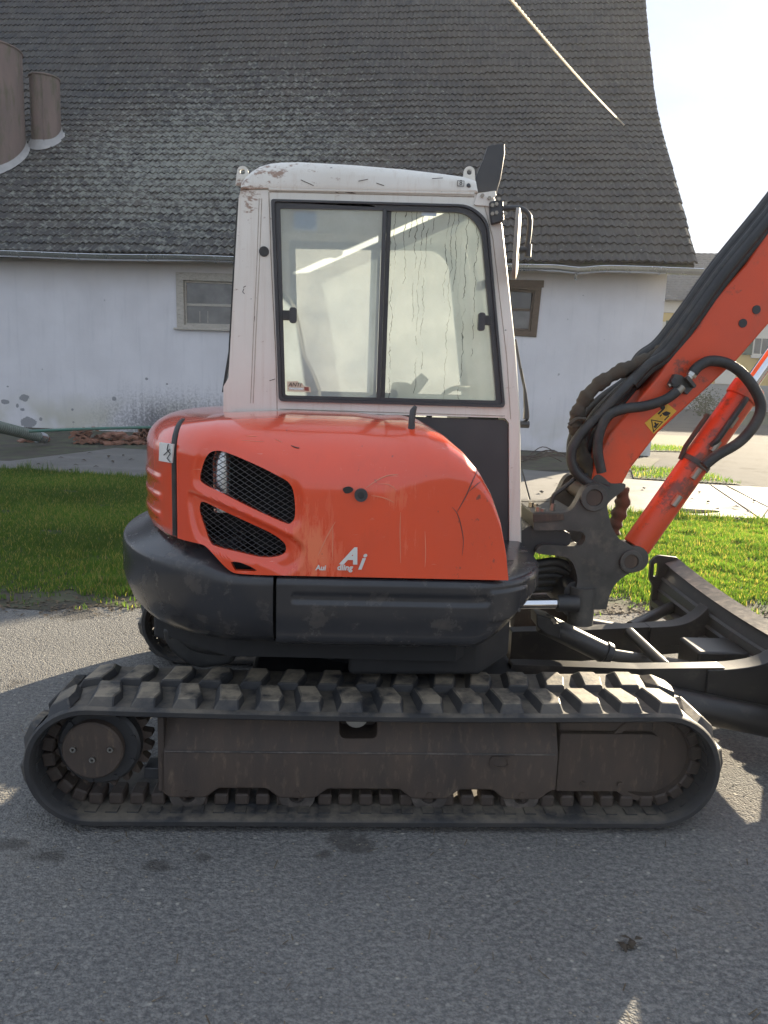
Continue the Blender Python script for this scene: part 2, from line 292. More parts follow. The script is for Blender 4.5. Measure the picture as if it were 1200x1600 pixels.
def mk_tile():
    m, n, l, b = newmat('old_concrete_roof_tile'); g = n.new('ShaderNodeNewGeometry'); mpn = n.new('ShaderNodeMapping')
    l.new(g.outputs['Position'], mpn.inputs[0]); v = mpn.outputs[0]
    vo = n.new('ShaderNodeTexVoronoi'); vo.inputs['Scale'].default_value = 3.2; l.new(v, vo.inputs['Vector'])
    bw = n.new('ShaderNodeRGBToBW'); l.new(vo.outputs['Color'], bw.inputs[0])
    c = mix(n, l, ramp(n, l, bw.outputs[0], .2, .8), (.034,.034,.036), (.062,.059,.055))
    c = mix(n, l, mth(n, l, 'MULTIPLY', ramp(n, l, noise(n, l, v, .35, 5), .38, .68), .6), c, (.078,.062,.048))
    # a pale lichen field low on the left of the roof
    sx = n.new('ShaderNodeVectorMath'); sx.operation = 'DISTANCE'; l.new(v, sx.inputs[0]); sx.inputs[1].default_value = tuple(LICHEN)
    f = ramp(n, l, mth(n, l, 'DIVIDE', sx.outputs['Value'], 9), .10, .92, (1,1,1), (0,0,0))
    ln = noise(n, l, v, 5.5, 8, .72)
    lf = ramp(n, l, mth(n, l, 'ADD', ln, mth(n, l, 'MULTIPLY', f, .20)), .60, .72)
    c = mix(n, l, mth(n, l, 'MULTIPLY', lf, .75), c, (.25,.255,.215))
    sp = ramp(n, l, noise(n, l, v, 14, 3, .5), .70, .74); c = mix(n, l, mth(n, l, 'MULTIPLY', sp, .55), c, (.40,.40,.38))
    mo = ramp(n, l, noise(n, l, v, 1.3, 5, .6), .68, .74); c = mix(n, l, mth(n, l, 'MULTIPLY', mo, .7), c, (.05,.06,.025))
    l.new(c, b.inputs['Base Color']); b.inputs['Roughness'].default_value = .78
    bump(n, l, b, noise(n, l, v, 35, 5), .35, .01); return m
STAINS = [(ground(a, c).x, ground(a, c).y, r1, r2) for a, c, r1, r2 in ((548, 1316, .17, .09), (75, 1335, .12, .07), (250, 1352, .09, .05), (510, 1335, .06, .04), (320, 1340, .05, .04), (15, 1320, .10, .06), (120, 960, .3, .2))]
def mk_asphalt():
    m, n, l, b = newmat('old_asphalt'); v = coords(n, l)
    big = ramp(n, l, noise(n, l, v, .9, 9, .68), .34, .66)
    c = mix(n, l, big, (.118,.115,.113), (.192,.187,.178))
    vo = n.new('ShaderNodeTexVoronoi'); vo.inputs['Scale'].default_value = 120; l.new(v, vo.inputs['Vector'])
    bw = n.new('ShaderNodeRGBToBW'); l.new(vo.outputs['Color'], bw.inputs[0])
    c = mix(n, l, mth(n, l, 'MULTIPLY', ramp(n, l, bw.outputs[0], .30, .75), .38), c, (.19,.187,.18))
    c = mix(n, l, mth(n, l, 'MULTIPLY', ramp(n, l, bw.outputs[0], .88, .93), .45), c, (.33,.32,.29))
    c = mix(n, l, mth(n, l, 'MULTIPLY', ramp(n, l, vo.outputs['Distance'], .38, .62), .35), c, (.06,.06,.06))
    gr_ = noise(n, l, coords(n, l, (1, 1.25, 1)), 46, 8, .78); c = mix(n, l, mth(n, l, 'MULTIPLY', ramp(n, l, gr_, .47, .60), mth(n, l, 'ADD', .22, mth(n, l, 'MULTIPLY', noise(n, l, v, 2.5, 5), .75))), c, (.30,.29,.265)); c = mix(n, l, mth(n, l, 'MULTIPLY', ramp(n, l, gr_, .30, .46, (1,1,1), (0,0,0)), .55), c, (.05,.05,.052))
    vo2 = n.new('ShaderNodeTexVoronoi'); vo2.inputs['Scale'].default_value = 34; l.new(v, vo2.inputs['Vector'])
    bw2 = n.new('ShaderNodeRGBToBW'); l.new(vo2.outputs['Color'], bw2.inputs[0])
    st = mth(n, l, 'MULTIPLY', ramp(n, l, bw2.outputs[0], .81, .83), ramp(n, l, vo2.outputs['Distance'], .12, .30, (1,1,1), (0,0,0)))
    c = mix(n, l, mth(n, l, 'MULTIPLY', st, .8), c, (.40,.38,.33))
    oil = ramp(n, l, noise(n, l, v, 2.3, 6, .6), .66, .72); c = mix(n, l, mth(n, l, 'MULTIPLY', oil, .55), c, (.055,.05,.045))
    tan = ramp(n, l, noise(n, l, v, 1.1, 7, .65), .55, .75); c = mix(n, l, mth(n, l, 'MULTIPLY', tan, .35), c, (.22,.19,.15))
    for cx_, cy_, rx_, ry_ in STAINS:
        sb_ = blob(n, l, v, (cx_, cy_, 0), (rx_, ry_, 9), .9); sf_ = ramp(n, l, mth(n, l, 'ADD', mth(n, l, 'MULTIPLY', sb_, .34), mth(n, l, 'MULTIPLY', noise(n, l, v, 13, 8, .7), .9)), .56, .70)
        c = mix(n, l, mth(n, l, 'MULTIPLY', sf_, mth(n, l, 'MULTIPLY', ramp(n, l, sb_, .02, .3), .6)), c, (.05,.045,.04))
    l.new(c, b.inputs['Base Color']); b.inputs['Roughness'].default_value = .9; b.inputs['Specular IOR Level'].default_value = .15
    h = mth(n, l, 'ADD', mth(n, l, 'MULTIPLY', mth(n, l, 'SUBTRACT', .6, vo.outputs['Distance']), .7), mth(n, l, 'ADD', noise(n, l, v, 45, 6, .6), mth(n, l, 'MULTIPLY', st, .6)))
    bump(n, l, b, h, .9, .008); return m
M['asphalt'] = mk_asphalt()
def mk_concrete():
    m, n, l, b = newmat('wet_concrete'); v = coords(n, l)
    c = mix(n, l, ramp(n, l, noise(n, l, v, 1.4, 7), .3, .7), (.12,.115,.107), (.165,.158,.147))
    wet = ramp(n, l, noise(n, l, v, .55, 5, .6), .42, .60); c = mix(n, l, mth(n, l, 'MULTIPLY', wet, .55), c, (.11,.105,.10))
    mo = ramp(n, l, noise(n, l, v, 3, 6, .6), .60, .72); c = mix(n, l, mth(n, l, 'MULTIPLY', mo, .5), c, (.09,.095,.055))
    l.new(c, b.inputs['Base Color']); l.new(mth(n, l, 'SUBTRACT', .85, mth(n, l, 'MULTIPLY', wet, .30)), b.inputs['Roughness']); b.inputs['Specular IOR Level'].default_value = .25
    bump(n, l, b, noise(n, l, v, 25, 6), .3, .01); return m
M['concrete'] = mk_concrete()
def mk_grass():
    m, n, l, b = newmat('grass_blades'); a = n.new('ShaderNodeAttribute'); a.attribute_name = 'tint'
    l.new(a.outputs['Color'], b.inputs['Base Color']); b.inputs['Roughness'].default_value = .5; b.inputs['Specular IOR Level'].default_value = .3
    tl = N(n, 'BsdfTranslucent'); mxs = N(n, 'MixShader'); mxs.inputs[0].default_value = .55
    l.new(mix(n, l, 1.0, a.outputs['Color'], (1.95,2.1,.8), 'MULTIPLY'), tl.inputs['Color'])
    l.new(b.outputs[0], mxs.inputs[1]); l.new(tl.outputs[0], mxs.inputs[2]); l.new(mxs.outputs[0], n['Material Output'].inputs['Surface']); return m
M['grass'] = mk_grass()
m, n, l, b = newmat('puddle_water'); b.inputs['Base Color'].default_value = (.05,.045,.035,1); b.inputs['Roughness'].default_value = .03; M['water'] = m

# ------------------------------------------------------------------ mesh helpers
def link(name, me, mat, parent=None, smooth=None, bevel=0, seg=2):
    if mat is not None and not me.materials: me.materials.append(mat)
    o = bpy.data.objects.new(name, me); COL.objects.link(o)
    if parent is not None: o.parent = parent
    if smooth is not None:
        me.polygons.foreach_set('use_smooth', [True]*len(me.polygons)); me.set_sharp_from_angle(angle=math.radians(smooth))
    if bevel:
        bv = o.modifiers.new('bevel', 'BEVEL'); bv.width = bevel; bv.segments = seg; bv.limit_method = 'ANGLE'; bv.angle_limit = math.radians(40)
        me.polygons.foreach_set('use_smooth', [True]*len(me.polygons)); bv.harden_normals = True
    return o
class MB:
    def __init__(s): s.v = []; s.f = []
    def add(s, v, f):
        k = len(s.v); s.v += [tuple(q) for q in v]; s.f += [tuple(k+i for i in t) for t in f]; return s
    def mesh(s, name='mesh'):
        me = bpy.data.meshes.new(name); me.from_pydata(s.v, [], s.f); me.update()
        bm = bmesh.new(); bm.from_mesh(me); bmesh.ops.remove_doubles(bm, verts=bm.verts, dist=1e-6); bmesh.ops.recalc_face_normals(bm, faces=bm.faces); bm.to_mesh(me); bm.free(); return me
    def build(s, name, mat, parent=None, **kw): return link(name, s.mesh(name), mat, parent, **kw)
    def box(s, x0, x1, y0, y1, z0, z1):
        v = [(x, y, z) for x in (x0, x1) for y in (y0, y1) for z in (z0, z1)]
        return s.add(v, [(0,1,3,2),(4,6,7,5),(0,4,5,1),(2,3,7,6),(0,2,6,4),(1,5,7,3)])
    def prism(s, pts, y0, y1, holes=(), y0f=None):
        loops = [list(pts)] + [list(h) for h in holes]
        tri = geometry.tessellate_polygon([[Vector((a, c, 0)) for a, c in L] for L in loops])
        flat = [q for L in loops for q in L]; k = len(flat)
        v = [(a, y0, c) for a, c in flat] + [(a, y1, c) for a, c in flat]
        f = [tuple(t) for t in tri] + [tuple(k+i for i in reversed(t)) for t in tri]
        st = 0
        for L in loops:
            m_ = len(L)
            for i in range(m_):
                a, b_ = st+i, st+(i+1) % m_; f.append((a, b_, k+b_, k+a))
            st += m_
        return s.add(v, f)
    def slab(s, pts, z0, z1):            # plan polygon, flat
        k = len(pts); tri = geometry.tessellate_polygon([[Vector((a, c, 0)) for a, c in pts]])
        v = [(a, c, z0) for a, c in pts] + [(a, c, z1) for a, c in pts]
        f = [tuple(t) for t in tri] + [tuple(k+i for i in reversed(t)) for t in tri] + [(i, (i+1) % k, k+(i+1) % k, k+i) for i in range(k)]
        return s.add(v, f)
    def grid(s, cols, closed=False):
        n_, m_ = len(cols), len(cols[0]); v = [q for c in cols for q in c]; f = []
        for i in range(n_ if closed else n_-1):
            for j in range(m_-1):
                a, b_ = i*m_+j, ((i+1) % n_)*m_+j; f.append((a, b_, b_+1, a+1))
        return s.add(v, f)
    def tube(s, path, r, n=10, cap=True):
        P = [Vector(q) for q in path]; k = len(P); R = r if hasattr(r, '__len__') else [r]*k
        T = [(P[min(i+1, k-1)]-P[max(i-1, 0)]).normalized() for i in range(k)]
        up = Vector((0, 0, 1)) if abs(T[0].z) < .9 else Vector((1, 0, 0))
        A = T[0].cross(up).normalized(); v = []; f = []
        for i in range(k):
            A = (A - T[i]*A.dot(T[i])).normalized(); Bn = T[i].cross(A)
            for j in range(n):
                t = 2*PI*j/n; v.append(P[i] + (A*math.cos(t)+Bn*math.sin(t))*R[i])
        for i in range(k-1):
            for j in range(n): f.append((i*n+j, i*n+(j+1) % n, (i+1)*n+(j+1) % n, (i+1)*n+j))
        if cap: f += [tuple(reversed(range(n))), tuple((k-1)*n+j for j in range(n))]
        return s.add(v, f)
    def cyl(s, a, b, r, n=24, r2=None): return s.tube([a, b], [r, r if r2 is None else r2], n)
    def ring(s, c, axis_y0, axis_y1, ro, ri, n=32):        # annulus round the y axis
        v = []; f = []
        for y in (axis_y0, axis_y1):
            for rr in (ro, ri):
                for j in range(n):
                    t = 2*PI*j/n; v.append((c[0]+rr*math.cos(t), y, c[1]+rr*math.sin(t)))
        for j in range(n):
            k = (j+1) % n
            f += [(j, k, n+k, n+j), (2*n+j, 3*n+j, 3*n+k, 2*n+k), (j, 2*n+j, 2*n+k, k), (n+j, n+k, 3*n+k, 3*n+j)]
        return s.add(v, f)
def smooth_path(pts, sub=6):
    P = [Vector(q) for q in pts]; out = []
    for i in range(len(P)-1):
        p0, p1, p2, p3 = P[max(i-1,0)], P[i], P[i+1], P[min(i+2, len(P)-1)]
        for k in range(sub):
            t = k/sub; out.append(.5*((2*p1)+(-p0+p2)*t+(2*p0-5*p1+4*p2-p3)*t*t+(-p0+3*p1-3*p2+p3)*t**3))
    return out+[P[-1]]
def round_poly(pts, sub=4):
    P = [Vector((a, b, 0)) for a, b in pts]; k = len(P); out = []
    for i in range(k):
        p0, p1, p2, p3 = P[i-1], P[i], P[(i+1) % k], P[(i+2) % k]
        for j in range(sub):
            t = j/sub; q = .5*((2*p1)+(-p0+p2)*t+(2*p0-5*p1+4*p2-p3)*t*t+(-p0+3*p1-3*p2+p3)*t**3); out.append((q.x, q.y))
    return out
def corner_poly(pts, rad, seg=5):         # rounded corners; pts (x, y)
    k = len(pts); out = []
    for i in range(k):
        a, b_, c = (Vector((*pts[j % k], 0)) for j in (i-1, i, i+1)); r = rad[i] if hasattr(rad, '__len__') else rad
        if r <= 0: out.append((b_.x, b_.y)); continue
        u, w = (a-b_), (c-b_); d = min(r, u.length*.45, w.length*.45); p, q = b_+u.normalized()*d, b_+w.normalized()*d
        for s_ in range(seg+1):
            t = s_/seg; z = p*(1-t)**2+b_*2*t*(1-t)+q*t*t; out.append((z.x, z.y))
    return out
def sd_poly(pts, x, y):
    d = 1e9; ins = False; k = len(pts)
    for i in range(k):
        (ax, ay), (bx, by) = pts[i-1], pts[i]; ex_, ey = bx-ax, by-ay; wx, wy = x-ax, y-ay
        t = max(0, min(1, (wx*ex_+wy*ey)/(ex_*ex_+ey*ey+1e-12))); d = min(d, math.hypot(wx-ex_*t, wy-ey*t))
        if (ay > y) != (by > y) and x < (bx-ax)*(y-ay)/(by-ay)+ax: ins = not ins
    return -d if ins else d
def boolean(o, cutters):
    for c in cutters:
        md = o.modifiers.new('cut', 'BOOLEAN'); md.operation = 'DIFFERENCE'; md.solver = 'EXACT'; md.object = c
    dg = bpy.context.evaluated_depsgraph_get(); me = bpy.data.meshes.new_from_object(o.evaluated_get(dg))
    o.modifiers.clear(); old = o.data; o.data = me; bpy.data.meshes.remove(old)
    for c in cutters: bpy.data.objects.remove(c)
def text(name, body, mat, parent, org, size, axx=(1,0,0), axz=(0,0,1), shear=0, depth=.0006, off=0):
    cu = bpy.data.curves.new('lettering', 'FONT'); cu.body = body; cu.size = size; cu.shear = shear; cu.extrude = depth; cu.offset = off*size
    t = bpy.data.objects.new('lettering', cu); COL.objects.link(t); dg = bpy.context.evaluated_depsgraph_get()
    me = bpy.data.meshes.new_from_object(t.evaluated_get(dg)); bpy.data.objects.remove(t)
    ax, az = Vector(axx).normalized(), Vector(axz).normalized(); ay = ax.cross(az)      # text z -> toward the viewer
    me.transform(Matrix.Translation(Vector(org)) @ Matrix((ax, az, ay)).transposed().to_4x4()); me.materials.clear()
    return link(name, me, mat, parent)
def tag(o, label, cat, group=None, kind=None):
    o['label'] = label; o['category'] = cat
    if group: o['group'] = group
    if kind: o['kind'] = kind
    return o
def empty(name, loc, yaw=0):
    o = bpy.data.objects.new(name, None); COL.objects.link(o); o.location = loc; o.rotation_euler = (0, 0, yaw); o.empty_display_size = .2; return o
def struct(o): o['kind'] = 'structure'; return o
def copy_under(src, parent, mat4=None):
    c = src.copy(); COL.objects.link(c); c.parent = parent
    if mat4 is not None: c.matrix_local = mat4
    return c

# ------------------------------------------------------------------ ground
def flat(name, pts, z, mat, parent=None):
    mb = MB(); k = len(pts); tri = geometry.tessellate_polygon([[Vector((a, c, 0)) for a, c in pts]])
    mb.add([(a, c, z) for a, c in pts], [tuple(t) for t in tri]); o = mb.build(name, mat, parent)
    return o
def interp(P, x):
    for i in range(len(P)-1):
        if P[i][0] <= x <= P[i+1][0]: return P[i][1]+(P[i+1][1]-P[i][1])*(x-P[i][0])/(P[i+1][0]-P[i][0])
    return P[0][1] if x < P[0][0] else P[-1][1]
NEAR = [(-16, 4.6), (-2.62, 5.05), (-1.7, 5.14), (1.65, 5.42), (2.9, 5.50), (14, 6.1)]
FAR = [(-16, 13.4), (-5.9, 11.6), (-3.5, 11.25), (1.8, 9.82), (4.8, 9.5), (14, 8.9)]
def ragged(P, x, amp, sd):
    return interp(P, x) + amp*(math.sin(x*5.1+sd)+math.sin(x*12.7+sd*2)*.6+math.sin(x*29+sd*3)*.4)
xs = [-16+i*.12 for i in range(251)]
struct(flat('terrain', [(-400, -300), (400, -300), (400, 900), (-400, 900)], -.016, M['lane']))
edge = [(x, ragged(NEAR, x, .035, 1)) for x in xs]
struct(flat('asphalt_yard', [(14, -25), (-16, -25)][::-1] + [(14, interp(NEAR, 14)-0)] + edge[::-1][1:], 0, M['asphalt']))
struct(flat('soil_verge', [(-16, interp(NEAR, -16)-.3)] + [(x, ragged(NEAR, x, .05, 4)-.16) for x in xs] + [(14, 12.5), (7.5, 12.0), (-16, 19.5)], -.008, M['soil']))
struct(flat('soil_edge', [(x, ragged(NEAR, x, .05, 4)-.10) for x in xs] + [(x, interp(NEAR, x)+.5) for x in xs[::-1]], .004, M['soil']))
struct(flat('grass_strip', [(x, ragged(NEAR, x, .08, 1)+.30) for x in xs] + [(x, interp(FAR, x)) for x in xs[::-1]], .009, M['lawn_base']))
def gxy(px, py): q = ground(px, py); return (q.x, q.y)
struct(flat('barn_apron_soil', [gxy(-160, 730), gxy(1010, 735), (6.3, 17.6), (-22, 22.6)], 0.0, M['soil']))
LAWNS = [[gxy(985, 730), gxy(1080, 736), gxy(1160, 757), gxy(990, 747)], [gxy(1012, 678), gxy(1090, 682), gxy(1082, 706), gxy(1000, 704)], [gxy(1150, 641), gxy(1300, 641), gxy(1300, 664), gxy(1150, 664)]]
for L in LAWNS: struct(flat('lawn_patch', L, 0.0, M['lawn_base']))

# concrete path of cast slabs
path = empty('concrete_path', (0, 0, 0)); struct(path)
FARL = [gxy(-60, 741)] 
slabs = [[(-9.2, 12.25), (-3.1, 11.17), (-2.7, 14.85), (-5.4, 15.25), (-6.2, 12.6)],
         [(-3.08, 11.165), (-.32, 10.42), (.1, 14.5), (-2.68, 14.85)],
         [(-.30, 10.41), (1.9, 9.84), (2.5, 14.1), (.12, 14.5)],
         [(1.92, 9.835), (4.72, 9.53), gxy(1108, 760), gxy(983, 751), (2.52, 14.1)],
         [(4.74, 9.53), gxy(1200, 797), gxy(1132, 761.5), gxy(1110, 760)],
         [(4.76, 9.528), (9.5, 9.2), (9.5, 12.2), gxy(1135, 761.5), gxy(1202, 797)]]
for i, P in enumerate(slabs):
    mb = MB().slab(P, -.05, .030+.003*(i % 3)); mb.build('concrete_slab', M['concrete'], path, bevel=.008)
pc = [ground(1078, 798, .036)]
pts = []
for i in range(28):
    t = 2*PI*i/28; r_ = 1+.16*math.sin(3*t+1)+.1*math.sin(5*t); pts.append((pc[0].x+.42*r_*math.cos(t)-.1, pc[0].y+.17*r_*math.sin(t)))
struct(flat('puddle', pts, .0405, M['water']))

# ------------------------------------------------------------------ barn
PEEL = [(B.at(a, c, 0).x, B.at(a, c, 0).z, r1, r2) for a, c, r1, r2 in ((38, 622, .22, .14), (8, 628, .20, .10), (35, 640, .10, .06), (178, 623, .09, .09), (45, 660, .34, .22), (27, 634, .06, .08), (64, 655, .07, .08), (229, 592, .07, .05), (261, 600, .05, .04), (12, 604, .05, .03), (113, 640, .05, .05))]
M['plaster'] = mk_plaster()
LICHEN = B.w((-9.5, 3.2, 7.0))
M['tile'] = mk_tile()
BX0, BX1 = -24.6, 2.45
WALLH = 4.42
barn = empty('barn', B.o, B.yaw)
tag(barn, 'old whitewashed barn with a steep dark tiled roof behind the excavator', 'barn')
def bpx(pts, y=0.0): return poly(pts, y, B)
WIN_L = bpx([(275, 425), (390, 429), (390, 516), (277, 513)]); WIN_R = bpx([(780, 437), (847, 443), (838, 527), (780, 523)])
mb = MB().prism([(BX0, 0), (BX1, 0), (BX1, WALLH), (BX0, WALLH)], 0, .45, holes=[WIN_L[::-1], WIN_R[::-1]])
wall = mb.build('wall', M['plaster'], barn)
RP = [(-.46, 4.27), (5.96, 9.59), (12.6, 18.14)]
back = [(19.42, 4.44), (13.04, 9.59)]
def under(y):                       # underside of the roof
    P = RP + [(19.24, 9.59), (25.62, 4.44)]
    return interp(P, y)-.16
gw = [(.47, 0), (.47, under(.47)), (5.96, under(5.96)), (12.6, under(12.6)), (19.24, under(19.24)), (24.7, under(24.7)), (24.7, 0)]
mb = MB(); k = len(gw)
for x0, x1 in ((BX1-.45, BX1-.002), (BX0, BX0+.4)):
    mb.add([(x0, a, c) for a, c in gw]+[(x1, a, c) for a, c in gw], [tuple(range(k)), tuple(range(2*k-1, k-1, -1))]+[(i, (i+1) % k, k+(i+1) % k, k+i) for i in range(k)])
mb.box(BX0+.4, BX1-.46, 24.2, 24.6, 0, WALLH)
mb.build('gable_wall', M['plaster'], barn)
mb = MB(); RX0, RX1 = -25.0, 2.90
prof = [(RP[0][0], RP[0][1]), RP[1], RP[2], (19.24, 9.59), (25.62, 4.44)]
lo = [(a, c-.14) for a, c in prof]; lp = prof + lo[::-1]; k = len(lp)
tri = geometry.tessellate_polygon([[Vector((a, c, 0)) for a, c in lp]])
mb.add([(RX0, a, c) for a, c in lp]+[(RX1, a, c) for a, c in lp], [tuple(t) for t in tri]+[tuple(k+i for i in reversed(t)) for t in tri]+[(i, (i+1) % k, k+(i+1) % k, k+i) for i in range(k)])
roof = mb.build('roof', M['soil'], barn)
# tiles: two rolls each, laid in courses
TW, TL, GA = .330, .46, .366
def tile_verts():
    m_ = 11; v = []; f = []
    for yy, lift in ((0, 0.0), (TL, 0.0)):
        for i in range(m_):
            x = TW*1.03*i/(m_-1); v.append((x, yy, .042*(.5-.5*math.cos(4*PI*i/(m_-1)))**1.1))
    for i in range(m_): v.append((v[i][0], .004, v[i][2]-.046))
    for i in range(m_-1):
        f.append((i, i+1, m_+i+1, m_+i)); f.append((2*m_+i, 2*m_+i+1, i+1, i))
    v.append((0, TL, -.03)); v.append((TW*1.03, TL, -.03))
    f.append((0, m_, 3*m_, 2*m_)); f.append((m_-1, 3*m_-1, 3*m_+1, 2*m_-1))
    return np.array(v, float), f
tv, tf = tile_verts()
tmb = MB(); tmb.v = [tuple(q) for q in tv]; tmb.f = tf; tile_me = tmb.mesh('tile'); tile_me.materials.append(M['tile'])
L1 = math.hypot(RP[1][0]-RP[0][0], RP[1][1]-RP[0][1]); L2 = math.hypot(RP[2][0]-RP[1][0], RP[2][1]-RP[1][1])
A1 = math.atan2(RP[1][1]-RP[0][1], RP[1][0]-RP[0][0]); A2 = math.atan2(RP[2][1]-RP[1][1], RP[2][0]-RP[1][0])
def roofpt(s):
    i = max(0, min(len(CURVE)-2, int((s+.4)/.05))); return CURVE[i]
CURVE = []; _y, _z = RP[0][0]-.4*math.cos(A1), RP[0][1]-.4*math.sin(A1)
for i in range(420):
    w = sstep(L1-2.0, L1+2.0, -.4+i*.05); a = A1*(1-w)+A2*w; CURVE.append((_y, _z, a)); _y += .05*math.cos(a); _z += .05*math.sin(a)
tiles = []
rows = int((L1+7.6)/GA)
for r_ in range(rows):
    y, z, a = roofpt(-.05+r_*GA); sagrow = random.uniform(-.006, .006)
    for c_ in range(int((RX1+.03-RX0)/TW)):
        x = RX1+.04-(c_+1)*TW+.004*math.sin(r_*1.7)
        wob = .02*math.sin(x*.45+r_*.13)+.012*math.sin(x*1.7+r_*.4)
        m4 = Matrix.Translation((x+random.uniform(-.004,.004), y, z)) @ Matrix.Rotation(a, 4, 'X') @ Matrix.Translation((0, random.uniform(-.012,.012)-(.05 if random.random() < .012 else 0)+sagrow, .075+wob)) @ Matrix.Rotation(-.10+random.uniform(-.012,.012), 4, 'X') @ Matrix.Rotation(random.uniform(-.02,.02), 4, 'Z') @ Matrix.Rotation(random.uniform(-.03,.03), 4, 'Y')
        wp = B.w(m4 @ Vector((TW/2, .15, 0))); d = wp-CP; dz = d.dot(FW); px, py_ = 600+FOC*d.dot(RT)/dz, 800-FOC*d.dot(UP)/dz
        vis = -5 < px < 1205 and -5 < py_ < 400 and not (365 < px < 790 and py_ > 262)
        tiles.append((0 if vis else 1, d.length, m4))
tiles.sort(key=lambda t: (t[0], t[1]))
for _, _, m4 in tiles[:300]:
    o = bpy.data.objects.new('tile', tile_me); COL.objects.link(o); o.parent = roof; o.matrix_local = m4
allv = []; nt = len(tiles)-300; nv = len(tv)
hv = np.hstack([tv, np.ones((nv, 1))])
for _, _, m4 in tiles[300:]: allv.append((hv @ np.array(m4).T)[:, :3])
allf = [tuple(i+k*nv for i in q) for k in range(nt) for q in tf]
me = bpy.data.meshes.new('tiles'); me.from_pydata(np.vstack(allv).tolist(), [], allf); me.update()
o = link('tile', me, M['tile'], roof); o['kind'] = 'stuff'
# gutter with brackets
gl_, gr_ = B.at(0, 398, -.52), B.at(1043, 424, -.52); gend = B.at(1097, 426, -.52)
def gz(x):
    t = (x-gl_.x)/(gr_.x-gl_.x); dent = B.at(905, 420, -.52).x
    return gl_.z+(gr_.z-gl_.z)*t+.012*math.sin(x*1.3)-.05*math.exp(-((x-dent)/.35)**2)
cols = []; gx = [BX0-.3+i*.12 for i in range(int((gend.x-BX0+.3)/.12))]+[gend.x]
for x in gx:
    row = []
    for ro in (.118, .108):
        rr = [(x, -.52+ro*math.cos(t), gz(x)+.055+ro*math.sin(t)) for t in [PI+PI*j/10 for j in range(11)]]
        row += rr if ro > .11 else rr[::-1]
    cols.append([(x, -.52-.138, gz(x)+.061), (x, -.52-.128, gz(x)+.070)]+row)
gut = MB().grid(cols).build('gutter', M['zinc'], barn, smooth=50)
bead = MB().tube([(x, -.52-.126, gz(x)+.062) for x in gx], .013, 8).build('gutter_bead', M['zinc'], gut, smooth=60)
for px in (-70, 28, 121, 229, 335, 480, 640, 905, 1034):
    x = B.at(px, 405, -.62).x
    MB().tube([(x, -.52+.127*math.cos(t), gz(x)+.055+.127*math.sin(t)) for t in [PI*.97+PI*1.05*j/12 for j in range(13)]]+[(x, -.38, gz(x)+.10)], .016, 6).build('gutter_bracket', M['zinc'], gut, smooth=60)
x = B.at(903, 432, -.5).x
MB().tube([(x-.05, -.52, gz(x)-.06), (x-.05, -.50, gz(x)-.16), (x-.02, -.46, gz(x)-.17)], .03, 8).build('gutter_spout', M['zinc'], gut, smooth=60)
# windows
def inset_quad(q, l, t, r, b_):    # q: TL TR BR BL in (x,z)
    return [(q[0][0]+l, q[0][1]-t), (q[1][0]-r, q[1][1]-t), (q[2][0]-r, q[2][1]+b_), (q[3][0]+l, q[3][1]+b_)]
def barn_window(q, wd, mat, pane_mats, bar_z, vbar=None):
    inn = inset_quad(q, *wd)
    w = MB().prism(q, -.035, .16, holes=[inn[::-1]]).build('window', mat, barn, bevel=.012)
    x0, x1, z0, z1 = max(inn[0][0], inn[3][0]), min(inn[1][0], inn[2][0]), max(inn[2][1], inn[3][1]), min(inn[0][1], inn[1][1])
    i2 = inset_quad(inn, .045, .045, .045, .045); 
    MB().prism(inset_quad(inn, .002, .002, .002, .002), .045, .10, holes=[i2[::-1]]).build('casement', mat, w, bevel=.006)
    zb = z0+(z1-z0)*bar_z
    MB().box(x0+.04, x1-.04, .05, .09, zb-.03, zb+.03).build('glazing_bar', mat, w, bevel=.006)
    for (a, c), pm in (((z0+.03, zb-.02), pane_mats[0]), ((zb+.02, z1-.03), pane_mats[1])):
        MB().box(x0+.03, x1-.03, .068, .076, a, c).build('pane', pm, w)
    return w, (x0, x1, z0, z1)
wl_, (x0, x1, z0, z1) = barn_window(WIN_L, (.19, .19, .14, .09), M['wood_white'], (M['pane_dusty'], M['pane_dusty']), .47)
for fx in (.32, .50):
    MB().box(x0+(x1-x0)*fx*.75, x0+(x1-x0)*fx*.75+.016, .060, .064, z0+.06, z0+.34).build('glazing_bar', M['wood_white'], wl_)
MB().box(WIN_L[0][0]-.05, WIN_L[1][0]+.05, -.09, -.037, WIN_L[2][1]-.04, WIN_L[2][1]+.01).build('sill', M['wood_white'], wl_, bevel=.01)
wr_, (x0, x1, z0, z1) = barn_window(WIN_R, (.15, .17, .15, .13), M['wood_brown'], (M['pane_dusty'], M['pane_dark']), .52)
MB().box(WIN_R[0][0]-.05, WIN_R[1][0]+.04, -.06, -.037, WIN_R[0][1]-.16, WIN_R[0][1]+.0).build('lintel', M['wood_brown'], wr_, bevel=.01)
mb = MB(); mb.box(BX0+.5, BX1-.5, .9, .95, .1, 4.3).build('dark_room', M['dark_in'], barn)
